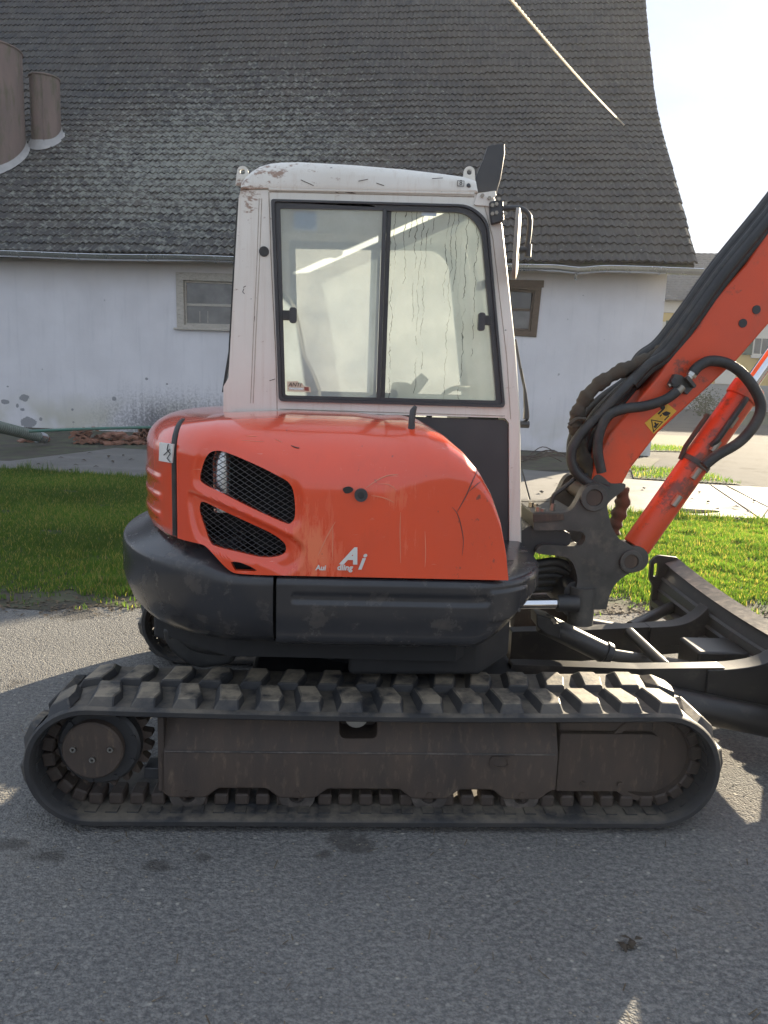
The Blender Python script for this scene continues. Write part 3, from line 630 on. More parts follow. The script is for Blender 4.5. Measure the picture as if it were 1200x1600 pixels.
# two round flues standing out of the roof
def flue(px, pbase, ptop, rpx):
    d = B.T @ ray(px, pbase); c = B.T @ (CP-B.o); k = (RP[1][1]-RP[0][1])/(RP[1][0]-RP[0][0])
    t = (RP[0][1]+.05+(c.y-RP[0][0])*k-c.z)/(d.z-d.y*k); q = c+d*t; dep = t; r_ = rpx*dep/FOC
    yb0 = q.y; q.y += r_*.8; top = (B.T @ ray(px, ptop)); zt = c.z+top.z*((q.y-c.y)/top.y)
    cols = []
    for j in range(33):
        a = 2*PI*j/32; x, y = q.x+r_*math.cos(a), q.y+r_*math.sin(a)
        xi, yi = q.x+(r_-.05)*math.cos(a), q.y+(r_-.05)*math.sin(a); w = .008*math.sin(a*5)
        cols.append([(x+w*.4, y, q.z-.9), (x, y+w, zt-.08), (x*1.0, y, zt-.05), (x, y, zt), (xi, yi, zt), (xi, yi, q.z)])
    f = MB().grid(cols).build('chimney', M['flue'], roof, smooth=50)
    MB().tube([(q.x+(r_+.006)*math.cos(2*PI*j/32), q.y+(r_+.006)*math.sin(2*PI*j/32), zt-.03) for j in range(33)], .028, 8).build('rim_band', M['flue'], f, smooth=60)
    MB().box(q.x+.3*r_, q.x+.3*r_+.03, q.y-r_*.954-.012, q.y-r_*.954+.02, q.z-.3, zt-.06).build('seam', M['flue'], f)
    # flashing collar and apron lying on the slope
    sl_ = lambda y: q.z+(y-yb0)*k
    cols = []
    for j in range(33):
        a = 2*PI*j/32; x, y = q.x+(r_+.012)*math.cos(a), q.y+(r_+.012)*math.sin(a); xo, yo = q.x+(r_+.10)*math.cos(a), q.y+(r_+.10)*math.sin(a)
        cols.append([(xo, yo, sl_(yo)+.10), (q.x+(r_+.05)*math.cos(a), q.y+(r_+.05)*math.sin(a), sl_(y)+.15), (x, y, sl_(y)+.30+.03*math.sin(3*a))])
    MB().grid(cols).build('flashing', M['lead'], f, smooth=40)
flue(-30, 276, 76, 47); flue(64, 234, 121, 22)

# cable running from the roof to somewhere behind us
d = B.T @ ray(975, 195); c = B.T @ (CP-B.o); kk = math.tan(A1); t = (RP[0][1]+.14+(c.y-RP[0][0])*kk-c.z)/(d.z-d.y*kk)
ca = CP+ray(975, 195)*t; cb = CP+ray(815, 0)*8.5; far_end = ca+(cb-ca)*1.7
cable = empty('overhead_cable', ca); tag(cable, 'pale twisted cable slanting down to a hook on the barn roof', 'cable')
L_ = (far_end-ca); side = L_.cross(Vector((0,0,1))).normalized(); upv = side.cross(L_).normalized()
for s_ in range(3):
    P = []
    for i in range(421):
        u = i/420; a = u*L_.length/.34*2*PI/1.6+s_*2*PI/3; rr = .0105
        P.append(L_*u+Vector((0,0,-.12*math.sin(PI*u)))+side*rr*math.cos(a)+upv*rr*math.sin(a))
    MB().tube(P, .0112, 5).build('strand', M['rope'], cable, smooth=60)
MB().tube([(-.06,-.05,.03), (0,0,.0), (.02,.08,-.05), (.03,.16,-.12)], .035, 6).build('roof_hook', M['zinc'], cable)

# ------------------------------------------------------------------ things lying along the barn wall
def bw(px, py_, z): 
    q = ground(px, py_, z); return q
pipe_me = MB().ring((0, 0), 0, .34, .062, .046, 14).mesh('clay_pipe'); pipe_me.materials.append(M['terracotta'])
spots = [(204,690),(219,690),(234,690),(248,690),(263,690),(278,690),(211,679),(226,679),(241,679),(255,679),(270,679),(233,668),(248,668),(262,668)]
base = ground(204, 690); u_ = B.M @ Vector((1, 0, 0)); v_ = B.M @ Vector((0, 1, 0))
LAB = {0: 'lowest row', 1: 'middle row', 2: 'top row'}
p0 = ground(204, 693)
for i, (px, py_) in enumerate(spots):
    row = 0 if py_ == 690 else 1 if py_ == 679 else 2; k = [0,1,2,3,4,5,0,1,2,3,4,1.5,2.5,3.5][i]
    o = bpy.data.objects.new('clay_pipe', pipe_me); COL.objects.link(o)
    o.location = p0+u_*(.04+k*.142+ (.071 if row == 1 else 0))+Vector((0,0,.062+row*.118))+v_*random.uniform(-.05,.05); o.rotation_euler = (0, random.uniform(0,3), B.yaw+random.uniform(-.06,.06))
    tag(o, 'short terracotta drain pipe lying in the stack by the barn wall', 'clay pipe', 'terracotta drain pipes stacked by the barn wall')
slat = tmb.mesh('roof_tile'); slat.materials.append(M['terracotta'])
def tile_pile(px, py_, nn, lab, yaw):
    q = ground(px, py_); r = empty('roof_tile_pile', q, B.yaw+yaw); tag(r, lab, 'tile pile', 'heaps of terracotta roof tiles by the barn wall')
    for i in range(nn):
        o = bpy.data.objects.new('tile', slat); COL.objects.link(o); o.parent = r; o.location = (random.uniform(-.15,.2), random.uniform(-.05,.1), .03+.042*i); o.rotation_euler = (random.uniform(-.05,.05), random.uniform(-.12,.12), random.uniform(-.3,.3)); o.scale = (1.15,.8,1)
tile_pile(112, 694, 7, 'loose heap of terracotta roof tiles below the green pole', .2)
tile_pile(150, 693, 5, 'low heap of terracotta tiles left of the clay pipes', -.4)
tile_pile(184, 694, 4, 'grey brown tile heap touching the stacked clay pipes', .1)
tile_pile(40, 692, 4, 'dark heap of tiles under the ribbed pipe', .5)
a_, b__ = ground(52, 692, .42), ground(262, 690, .36)
tag(MB().tube(smooth_path([ground(45, 674, .40), ground(110, 671, .44), ground(180, 669, .46), ground(275, 667, .43)], 4), .028, 8).build('green_pole', M['green_pole'], smooth=60), 'long green plastic pole lying on the rubble by the barn wall', 'pole')
gp = empty('ribbed_pipe', ground(30, 700)); q0, q1 = ground(-40, 657, .62)-gp.location, ground(58, 682, .20)-gp.location
P = [q0+(q1-q0)*i/60 for i in range(61)]
MB().tube(P, [.10+(.012 if i % 2 else 0) for i in range(61)], 12).build('ribbed_tube', M['grey_pipe'], gp, smooth=30)
MB().tube([q1, q1+(q1-q0).normalized()*.09, q1+(q1-q0).normalized()*.26], [.118, .118, .105], 14).build('metal_end', M['zinc'], gp, smooth=30)
tag(gp, 'grey green ribbed drain pipe with a metal end lying by the barn wall', 'pipe')
for i in range(9):
    a, c = ground(815+i*3, 716+random.uniform(-3,5), random.uniform(.02,.22)), ground(888+random.uniform(-14,30), 716+random.uniform(-6,6), random.uniform(.02,.34))
    mid = (a+c)/2+Vector((0,0,random.uniform(.04,.22)))
    o = MB().tube(smooth_path([a+Vector((-.5,.1,0)), a, mid, c], 5), .011, 5).build('iron_rod', M['rust_steel'], smooth=60)
    tag(o, 'thin bent iron rod in the tangle below the brown barn window', 'rod', 'thin iron rods tangled at the foot of the barn wall')
leaf = MB(); leaf.add([(-.05,0,0),(0,-.028,.012),(.055,0,.004),(0,.03,.014),(.0,0,.02)], [(0,1,4),(1,2,4),(2,3,4),(3,0,4)])
leaf_me = leaf.mesh('dead_leaf'); leaf_me.materials.append(M['leaf'])
def inpoly(P, x, y): return sd_poly(P, x, y) < 0
cnt = 0
for px, py_ in [(60,726),(95,716),(118,727),(131,720),(140,709),(170,714),(176,722),(193,712),(205,719),(150,730),(110,735),(1006,764),(1030,770),(1058,771),(1081,781),(1107,785),(1127,779),(1150,793),(1168,801),(1178,784),(1122,797),(1093,770),(1152,812),(870,757),(846,770),(958,760)]:
    o = bpy.data.objects.new('dead_leaf', leaf_me); COL.objects.link(o); o.location = ground(px, py_, .04); o.rotation_euler = (0, 0, random.uniform(0, 6)); s_ = random.uniform(.7, 1.3); o.scale = (s_, s_, s_*1.4)
    left = px < 600
    tag(o, 'small dark dead leaf on the grey slabs left of the excavator' if left else 'small dark dead leaf on the pale slabs beyond the boom', 'leaf', 'dead leaves on the left slabs' if left else 'dead leaves on the right slabs')
# ------------------------------------------------------------------ house across the road
Hh = Frame(ground(1130, 641), B.yaw*.9)
house = empty('yellow_house', Hh.o, Hh.yaw); tag(house, 'yellow house with white bands and green shutters across the road', 'house')
def hx(px): return Hh.at(px, 600, 0).x
def hz(py_, px=1120): return Hh.at(px, py_, 0).z
hx0, hx1 = hx(985), hx(1560)
eave = hz(470, 1050)
MB().box(hx0, hx1, 0, 12, .9, eave).build('wall', M['far_wall'], house)
MB().box(hx0-.05, hx1+.05, -.06, -.002, -.1, hz(600)).build('plinth', M['far_grey'], house)
MB().box(hx0-.04, hx1+.04, -.10, -.004, hz(489,1050), eave-.02).build('cornice', M['far_white'], house, bevel=.05)
MB().box(hx0-.04, hx1+.04, -.07, -.004, hz(525,1050), hz(503,1050)).build('string_course', M['far_white'], house)
MB().box(hx(1116), hx(1147), -.12, -.062, hz(600)+.02, hz(577)).build('wall_panel', M['far_white'], house)
rt = eave+hz(395,1090)-hz(465,1090)
rb = MB(); rb.add([(hx0-.6, -.7, eave), (hx1+.6, -.7, eave), (hx1+.6, 6, rt+1.2), (hx0-.6, 6, rt+1.2), (hx0-.6, 12.7, eave), (hx1+.6, 12.7, eave)], [(0,1,2,3), (3,2,5,4), (0,3,4), (1,5,2), (0,4,5,1)])
hr = rb.build('roof', M['far_roof'], house)
mb = MB(); sl2 = math.hypot(6.7, rt+1.2-eave); ux = Vector((0, 6.7, rt+1.2-eave)).normalized(); nx = Vector((0, -ux.z, ux.y))
for i in range(20):
    pr = Vector((0, -.7, eave))+ux*(sl2*i/20)+nx*.05; pr2 = pr+ux*(sl2/20)-nx*.04
    K = 110; xsn = [hx0-.6+(hx1-hx0+1.2)*j/K for j in range(K+1)]
    cols = [[(x, pr.y-ux.y*.0, pr.z-.09), (x, pr.y, pr.z+(.05 if j % 2 else 0)), (x, pr2.y, pr2.z+(.05 if j % 2 else 0))] for j, x in enumerate(xsn)]
    mb.grid(cols)
o = mb.build('tile_course', M['far_roof'], hr); o['kind'] = 'stuff'
for cx in (1060, 1182, 1290, 1400):
    x = hx(cx); z0, z1 = hz(553), hz(503)
    w = MB().prism([(x-.6, z0), (x+.6, z0), (x+.6, z1), (x-.6, z1)], -.09, -.003, holes=[[(x-.5, z0+.1), (x-.5, z1-.1), (x+.5, z1-.1), (x+.5, z0+.1)]]).build('window', M['far_white'], house)
    MB().box(x-.49, x+.49, -.04, -.02, z0+.11, z1-.11).build('pane', M['pane_far'], w)
    MB().box(x-.03, x+.03, -.06, -.042, z0+.1, z1-.1).build('glazing_bar', M['far_white'], w)
    MB().box(x-.7, x+.7, -.22, -.092, z0-.22, z0-.01).build('sill', M['far_white'], w)
    for sx_ in (-1, 1):
        MB().box(x+sx_*.63-(.75 if sx_ < 0 else 0), x+sx_*.63+(.75 if sx_ > 0 else 0), -.12, -.095, z0, z1).build('shutter', M['shutter'], w)
bq = ground(1100, 650); bs = empty('garden_bush', bq); tag(bs, 'small dark bush at the foot of the yellow house', 'bush')
mb = MB()
for i in range(900):
    a = Vector((random.gauss(0,.45), random.gauss(0,.35), abs(random.gauss(.7,.4)))); r_ = .11
    t1, t2 = Vector((random.uniform(-1,1), random.uniform(-1,1), random.uniform(-1,1)))*r_, Vector((random.uniform(-1,1), random.uniform(-1,1), random.uniform(-1,1)))*r_
    mb.v += [tuple(a), tuple(a+t1), tuple(a+t2)]; k = len(mb.v); mb.f.append((k-3, k-2, k-1))
me = bpy.data.meshes.new('foliage'); me.from_pydata(mb.v, [], mb.f); link('foliage', me, M['bush'], bs)
MB().tube([(0,0,0), (.05,0,.4), (0,.05,.9)], [.06,.04,.02], 6).build('stem', M['bark'], bs)

# ------------------------------------------------------------------ grass blades
def grass(name, region, count, hmin, hmax, wid, label, xr, yr):
    xs_ = RNG.uniform(xr[0], xr[1], count); ys = RNG.uniform(yr[0], yr[1], count); keep = region(xs_, ys); xs_, ys = xs_[keep], ys[keep]; k = len(xs_)
    cl_ = .5+.5*np.sin(xs_*9+3*np.sin(ys*4))*np.sin(ys*11+2*np.sin(xs_*6)); h = RNG.uniform(hmin, hmax, k)*(.55+.75*cl_)*(.75+.5*np.sin(xs_*2.1+np.sin(ys*3))**2*np.sin(ys*1.7+xs_)**2+.3*RNG.random(k)); a = RNG.uniform(0, 2*PI, k); ln = RNG.uniform(.1, .75, k)*h; la = RNG.uniform(0, 2*PI, k)
    h = h*(1+1.3*np.exp(-((np.interp(xs_, fx_, fy_)-ys)/.16)**2)*(RNG.random(k) < .5)); ln = ln*(h > 0); dx, dy = np.cos(a)*wid/2, np.sin(a)*wid/2; z0 = np.full(k, .009)
    p0 = np.stack([xs_-dx, ys-dy, z0], 1); p1 = np.stack([xs_+dx, ys+dy, z0], 1)
    mx, my = xs_+np.cos(la)*ln*.35, ys+np.sin(la)*ln*.35
    p2 = np.stack([mx+dx*.7, my+dy*.7, z0+h*.62], 1); p3 = np.stack([mx-dx*.7, my-dy*.7, z0+h*.62], 1); p4 = np.stack([xs_+np.cos(la)*ln, ys+np.sin(la)*ln, z0+h], 1)
    V = np.stack([p0, p1, p2, p3, p4], 1).reshape(-1, 3); me = bpy.data.meshes.new(name)
    me.vertices.add(len(V)); me.vertices.foreach_set('co', V.ravel().astype(np.float32))
    b0 = np.arange(k)*5; lp = np.stack([b0, b0+1, b0+2, b0+3, b0+3, b0+2, b0+4], 1).ravel()
    me.loops.add(len(lp)); me.loops.foreach_set('vertex_index', lp.astype(np.int32))
    st = np.stack([np.arange(k)*7, np.arange(k)*7+4], 1).ravel(); me.polygons.add(2*k); me.polygons.foreach_set('loop_start', st.astype(np.int32))
    g1, g2, g3 = np.array([.040, .092, .018]), np.array([.090, .138, .026]), np.array([.27, .22, .10])
    t = RNG.random(k)[:, None]; pat = (.5+.5*np.sin(xs_*1.3+ys*.7)*np.sin(ys*2.3-xs_*.5))[:, None]
    c = g1*(1-t)+g2*t; c = c*(.75+.5*pat); dry = (RNG.random(k) < .08+.12*pat[:, 0])[:, None]; c = np.where(dry, g3, c)
    C4 = np.hstack([c, np.ones((k, 1))]).repeat(5, 0)
    at = me.attributes.new('tint', 'FLOAT_COLOR', 'POINT'); at.data.foreach_set('color', C4.ravel().astype(np.float32))
    me.update(); me.validate(); o = link(name, me, M['grass']); return tag(o, label, 'grass', kind='stuff')
nx_, ny_ = np.array([p[0] for p in NEAR]), np.array([p[1] for p in NEAR]); fx_, fy_ = np.array([p[0] for p in FAR]), np.array([p[1] for p in FAR])
def strip(x, y):
    n_ = np.interp(x, nx_, ny_)+.17+.07*np.sin(x*4.3)+.06*np.sin(x*11+1)+.04*np.sin(x*27)+.22*RNG.random(len(x))**2; f_ = np.interp(x, fx_, fy_)+.03*np.sin(x*9)
    inside = (np.abs(x) < y*.56+.6)
    straggle = (y > n_-.34) & (np.sin(x*13+np.sin(y*21)*2)*np.sin(y*17+x*5) > .45) & (RNG.random(len(x)) < .30)
    bare = (np.sin(x*3.7+1)*np.sin(y*4.1+x) > .90) & (RNG.random(len(x)) < .75)
    return ((y > n_) | straggle) & (y < f_) & inside & ~bare
grass('lawn_grass', strip, 900000, .018, .062, .0065, 'short mown grass in the strip between asphalt and concrete path', (-7.5, 7.5), (4.8, 12.2))
def patch(x, y): return np.array([sd_poly(LAWNS[0], a, b_) < 0 or sd_poly(LAWNS[1], a, b_) < 0 for a, b_ in zip(x, y)])
grass('roadside_grass', patch, 30000, .05, .10, .012, 'grass patches beside the lane beyond the boom', (3, 10), (12, 21))
# dead leaves, straw and grit along the edge of the grass
mb = MB()
for i in range(2600):
    x = random.uniform(-5, 5); y = interp(NEAR, x)+abs(random.gauss(0, .16))-.12-(.25*random.random()**4); r_ = random.uniform(.006, .022); a = random.uniform(0, 6)
    p = Vector((x, y, .009)); t1 = Vector((math.cos(a), math.sin(a), random.uniform(0,.4)))*r_; t2 = Vector((-math.sin(a), math.cos(a), random.uniform(0,.4)))*r_*.6
    k = len(mb.v); mb.v += [tuple(p-t1), tuple(p+t2), tuple(p+t1), tuple(p-t2+Vector((0,0,.006)))]; mb.f += [(k,k+1,k+2),(k,k+2,k+3)]
me = bpy.data.meshes.new('leaf_litter'); me.from_pydata(mb.v, [], mb.f); tag(link('leaf_litter', me, M['litter']), 'dry leaf bits and grit along the grass edge', 'litter', kind='stuff')
mb = MB()
for i in range(2200):
    y = random.uniform(1.2, 5.1); x = random.uniform(-.62, .62)*y*1.05; r_ = random.uniform(.002, .0055)*(.8+.1*y); k = len(mb.v)
    for j in range(5):
        a = 2*PI*j/5+random.random(); mb.v.append((x+r_*math.cos(a), y+r_*math.sin(a)*.8, .001))
    mb.v.append((x, y, r_*.7)); mb.f += [(k+j, k+(j+1) % 5, k+5) for j in range(5)]
me = bpy.data.meshes.new('loose_grit'); me.from_pydata(mb.v, [], mb.f); tag(link('loose_grit', me, M['stone']), 'loose pale grit scattered on the asphalt yard', 'grit', kind='stuff')
mb = MB()
for i in range(260):
    y = random.uniform(1.5, 5.0); x = random.uniform(-.6, .6)*y; a = random.uniform(0, PI); L3 = random.uniform(.012, .045); d3 = Vector((math.cos(a), math.sin(a), 0)); p = Vector((x, y, .003)); k = len(mb.v); w3 = Vector((-d3.y, d3.x, 0))*random.uniform(.0008, .002)
    mb.v += [tuple(p-w3), tuple(p+w3), tuple(p+d3*L3+w3+Vector((0,0,.004))), tuple(p+d3*L3-w3+Vector((0,0,.004)))]; mb.f.append((k,k+1,k+2,k+3))
me = bpy.data.meshes.new('straw_bits'); me.from_pydata(mb.v, [], mb.f); tag(link('straw_bits', me, M['litter']), 'short bits of straw and twig scattered over the asphalt yard', 'straw', kind='stuff')
lf = empty('leaf_clump', ground(986, 1478)); tag(lf, 'small brown clump of dead leaves on the asphalt in front of the track', 'leaf clump')
for i in range(9):
    o = bpy.data.objects.new('leaf', leaf_me); COL.objects.link(o); o.parent = lf; o.location = (random.uniform(-.03,.03), random.uniform(-.015,.015), .002+.002*i); o.rotation_euler = (random.uniform(-.2,.2), random.uniform(-.2,.2), random.uniform(0,6)); o.scale = (.35,.35,.35)

# ------------------------------------------------------------------ EXCAVATOR (local: x forward, y away from us, z up)
ex = empty('excavator', E.o, E.yaw)
tag(ex, 'orange red and black tracked excavator with a white cab standing on the asphalt', 'excavator')
WID = 1.96
# ---- tracks
XS, ZC, RO = -.998, .243, .222           # sprocket centre; belt outer radius
XI = 1.040
SEGL = XI-XS; PER = 2*SEGL+2*PI*RO
def trk(s, off=0.0):                      # position on the belt path, s along it; off outward
    s %= PER; r_ = RO+off
    if s < SEGL: return Vector((XS+s, 0, ZC+r_)), 0.0
    s -= SEGL
    if s < PI*RO: a = s/RO; return Vector((XI+r_*math.sin(a), 0, ZC+r_*math.cos(a))), a
    s -= PI*RO
    if s < SEGL: return Vector((XI-s, 0, ZC-r_)), PI
    s -= SEGL; a = s/RO+PI; return Vector((XS+r_*math.sin(a), 0, ZC+r_*math.cos(a))), a
def sagz(x, a):                           # the upper run hangs slightly
    return -.012*math.sin(PI*(x-XS)/SEGL) if (XS < x < XI and abs(a) < .01) else 0
NB = 180
def belt(y0, y1):
    prof = [(y0+.012, -.030), (y0, -.022), (y0, -.006), (y0+.014, .002), (y0+.03, .0), (y1-.03, .0), (y1-.014, .002), (y1, -.006), (y1, -.022), (y1-.012, -.030), ((y0+y1)/2, -.026)]
    cols = []
    for i in range(NB):
        c = []
        for (y, off) in prof+[prof[0]]:
            p, a = trk(PER*i/NB, off); c.append((p.x, y, p.z+sagz(p.x, a)))
        cols.append(c)
    return MB().grid(cols, True)
NL = 38
def lug_mesh(flip):
    # arrow-shaped block: base and smaller worn top; x along the track, y across, z outward
    g = -1 if flip else 1
    base = [(-.058, .187), (.036, .187), (.062, .088), (.052, .004), (-.040, .004), (-.048, .085)]
    top = [(-.040, .181), (.030, .179), (.054, .092), (.044, .044), (-.020, .042), (-.024, .090)]
    y = lambda v: v if not flip else -v
    mb = MB(); k = 6
    v = [(a, y(c), -.003) for a, c in base]+[(a, y(c), .027) for a, c in top]
    mb.add(v, [tuple(range(k)), tuple(range(2*k-1, k-1, -1))]+[(i, (i+1) % k, k+(i+1) % k, k+i) for i in range(k)])
    me = mb.mesh('track_lug'); me.materials.append(M['rubber']); bm = bmesh.new(); bm.from_mesh(me)
    bmesh.ops.bevel(bm, geom=[e for e in bm.edges if e.calc_face_angle(0) > .5 and max(q.co.z for q in e.verts) > .02], offset=.004, segments=1, affect='EDGES'); bm.to_mesh(me); bm.free()
    return me
lugA, lugB = lug_mesh(False), lug_mesh(True)
il = MB(); il.box(-.025, .025, -.045, .045, -.040, .004)
inl_me = il.mesh('inner_lug'); inl_me.materials.append(M['rust_steel']); bmx = bmesh.new(); bmx.from_mesh(inl_me); bmesh.ops.bevel(bmx, geom=list(bmx.edges), offset=.006, segments=1, affect='EDGES'); bmx.to_mesh(inl_me); bmx.free()
il2 = MB(); il2.box(-.020, .020, -.022, .022, -.005, .004); pad_me = il2.mesh('inner_pad'); pad_me.materials.append(M['belt'])
def tmat(s, y, off=0.0):
    p, a = trk(s, off); return Matrix.Translation((p.x, y, p.z+sagz(p.x, a))) @ Matrix.Rotation(a, 4, 'Y')
def circ(cx, cz, r_, n=32, a0=0): return [(cx+r_*math.cos(2*PI*i/n+a0), cz+r_*math.sin(2*PI*i/n+a0)) for i in range(n)]
spx = E.at(145, 1172, .05)
def track(y0, y1, near):
    b_ = belt(y0, y1).build('rubber_track', M['belt'], ex, smooth=45)
    for i in range(NL):
        s = PER*i/NL+.035
        for me, yy, ds in ((lugA, y0+.008, 0), (lugB, y1-.008, PER/NL*.5)):
            o = bpy.data.objects.new('track_lug', me); COL.objects.link(o); o.parent = b_; o.matrix_local = tmat(s+ds, yy) @ Matrix.Scale(random.uniform(.95,1.04), 4, (1,0,0)) @ Matrix.Rotation(random.uniform(-.03,.03), 4, 'Z')
    NI = 72
    for i in range(NI):
        for me, yy in ((inl_me, y0+.145), (pad_me, y0+.065)):
            o = bpy.data.objects.new(me.name, me); COL.objects.link(o); o.parent = b_; o.matrix_local = tmat(PER*i/NI, yy, -.030)
    # frame plate: lower face, fold, leaning upper face, scalloped lower edge
    F_ = y0+.085
    def fx(px): return xz(px, 1180, F_)[0]
    xs_ = [fx(252)+(fx(872)-fx(252))*i/150 for i in range(151)]
    zt, zf, zb, zlow = xz(500, 1112, F_+.05)[1], xz(500, 1176, F_)[1], xz(500, 1233, F_)[1], xz(500, 1248, F_)[1]
    rol = [fx(q) for q in (292, 465, 674, 820)]
    def zbot(x):
        d = min(abs(x-q) for q in rol); return zlow+(zb-zlow)*sstep(.055, .12, d)
    cols = [[(x, F_+.16, zbot(x)), (x, F_+.004, zbot(x)), (x, F_, zbot(x)+.006), (x, F_, zf-.006), (x, F_+.003, zf+.004), (x, F_+.075, zt), (x, F_+.16, zt+.004), (x, F_+.16, zbot(x))] for x in xs_]
    mb = MB().grid(cols); mb.f.append(tuple(range(7))); k = len(cols)-1; mb.f.append(tuple(k*8+j for j in range(7)))
    fr = mb.build('track_frame', M['rust_steel'], ex)
    if near:
        hole = corner_poly(poly([(530, 1112), (590, 1112), (590, 1153), (530, 1153)], F_+.03), .025)
        hole = [(a, c+ (0 if c < zf+.04 else .0)) for a, c in hole]
        boolean(fr, [MB().prism(hole, F_-.1, F_+.14).build('cutter', None, ex)])
    fr.data.polygons.foreach_set('use_smooth', [True]*len(fr.data.polygons)); fr.data.set_sharp_from_angle(angle=math.radians(25))
    if not fr.data.materials: fr.data.materials.append(M['rust_steel'])
    ho = MB(); ho.box(fx(525), fx(595), F_+.145, F_+.155, zf-.02, zt-.002); ho.build('inner_plate', M['dark_in'], fr)
    cx, cz = xz(557, 1112, F_+.06); MB().cyl((cx, F_+.04, cz-.012), (cx, F_+.13, cz-.012), .042, 20).build('carrier_roller', M['bright_metal'], fr, smooth=40)
    MB().tube([(fx(258), F_-.001, zf), (fx(868), F_-.001, zf)], .0035, 6).build('fold_highlight', M['worn_metal_glint'], fr)  # pale strip that paints the highlight along the fold
    ring_ = corner_poly(poly([(765, 1181), (798, 1181), (798, 1200), (765, 1200)], F_), .02)
    ri = corner_poly(poly([(770, 1184.5), (793, 1184.5), (793, 1196.5), (770, 1196.5)], F_), .015)
    MB().prism(ring_, F_-.006, F_+.01, holes=[ri[::-1]]).build('slot_rim', M['rust_steel'], fr)
    # recoil yoke plate in front
    x0, x1 = fx(876), fx(1035); zt2, zb2 = xz(900, 1150, F_)[1], xz(900, 1240, F_)[1]
    yk = MB().prism(corner_poly([(x0, zb2), (x1, zb2), (x1, zt2), (x0, zt2)], [.005, .05, .05, .005]), F_+.018, F_+.15).build('idler_yoke', M['rust_steel'], ex, bevel=.006)
    MB().box(x0-.004, x1-.03, F_+.03, F_+.14, zt2+.002, zt2+.055).build('yoke_cap', M['rust_steel'], yk, bevel=.01)
    for bx_ in (x0+.10, x0+.24): MB().cyl((bx_, F_+.008, zb2+.03), (bx_, F_+.02, zb2+.03), .012, 8).build('bolt', M['rust_steel'], yk)
    # idler wheel
    prof = [(.0, .02), (.04, .02), (.15, .02), (.155, .0), (.176, .0), (.180, .01), (.180, .09), (.155, .10), (.0, .10)]
    cols = [[(XI+r_*math.cos(2*PI*j/40), y0+.11+w, ZC+r_*math.sin(2*PI*j/40)) for r_, w in prof] for j in range(40)]
    MB().grid(cols, True).build('front_idler', M['rust_steel'], ex, smooth=35)
    # bottom rollers
    for q in rol:
        ro = MB().ring((q, .095), y0+.088, y0+.26, .066, .03, 24); ro.build('track_roller', M['worn_metal_glint'], ex, smooth=40)
        MB().cyl((q, F_-.004, zbot(q)+.018), (q, F_+.012, zbot(q)+.018), .013, 6).build('roller_bolt', M['rust_steel'], fr)
    # sprocket, motor housing, cover
    sx_, sz_ = spx.x, spx.z; NT = 21; pts = []
    for i in range(NT*8):
        t = (i % 8)/8; r_ = .150+.030*(sstep(.1,.35,t)-sstep(.6,.85,t)); a = 2*PI*i/(NT*8); pts.append((sx_+.01+r_*math.cos(a), sz_+r_*math.sin(a)))
    sp = MB().prism(pts, y0+.125, y0+.165).build('drive_sprocket', M['rust_steel'], ex, bevel=.004)
    hb = MB(); pr = [(.0, .075), (.135, .075), (.145, .085), (.145, .125)]
    hb.grid([[(sx_+.012+r_*math.cos(2*PI*j/40), y0+w, sz_+r_*math.sin(2*PI*j/40)) for r_, w in pr] for j in range(40)], True); hb.build('motor_housing', M['steel_dark'], sp, smooth=35)
    cv = MB(); pr = [(.0, .040), (.100, .040), (.106, .046), (.106, .076)]
    cv.grid([[(sx_+r_*math.cos(2*PI*j/40), y0+w, sz_+r_*math.sin(2*PI*j/40)) for r_, w in pr] for j in range(40)], True); cvo = cv.build('cover_plate', M['rust_steel'], sp, smooth=35)
    for px, py_ in ((115, 1170), (173, 1170), (145, 1186)):
        a, c = xz(px, py_, .04); MB().ring((a, c), y0+.030, y0+.041, .0105, .005, 12).build('bolt', M['bright_metal'], cvo)
    for j in range(9):
        a = 2*PI*j/9+.3; MB().cyl((sx_+.012+.128*math.cos(a), y0+.068, sz_+.128*math.sin(a)), (sx_+.012+.128*math.cos(a), y0+.077, sz_+.128*math.sin(a)), .010, 6).build('bolt', M['steel_dark'], sp)
    MB().box(fx(247), fx(256), F_+.0, F_+.15, zb-.01, zt+.005).build('scraper_plate', M['rust_steel'], fr)
    MB().box(fx(222), fx(246), F_+.02, F_+.10, xz(230, 1222, F_)[1], xz(230, 1204, F_)[1]).build('scraper_block', M['steel_dark'], fr, bevel=.005)
track(0.0, .40, True); track(WID-.40, WID, False)
# ---- carbody between the tracks
mb = MB(); mb.box(-.50, .62, .36, WID-.36, .20, .42); mb.build('carbody', M['dark_in'], ex, bevel=.03)
mb = MB(); mb.cyl((.02, .98, .40), (.02, .98, .60), .42, 40); mb.build('slew_ring', M['dark_in'], ex, smooth=40)
MB().slab([(-.1,.24),(.40,.26),(.56,.48),(.60,.70),(.60,1.30),(.40,1.62),(-.1,1.66)], .50, .68).build('front_gap_filler', M['dark_in'], ex, bevel=.02)  # near-black slab added to fill the bright gap under the skirt
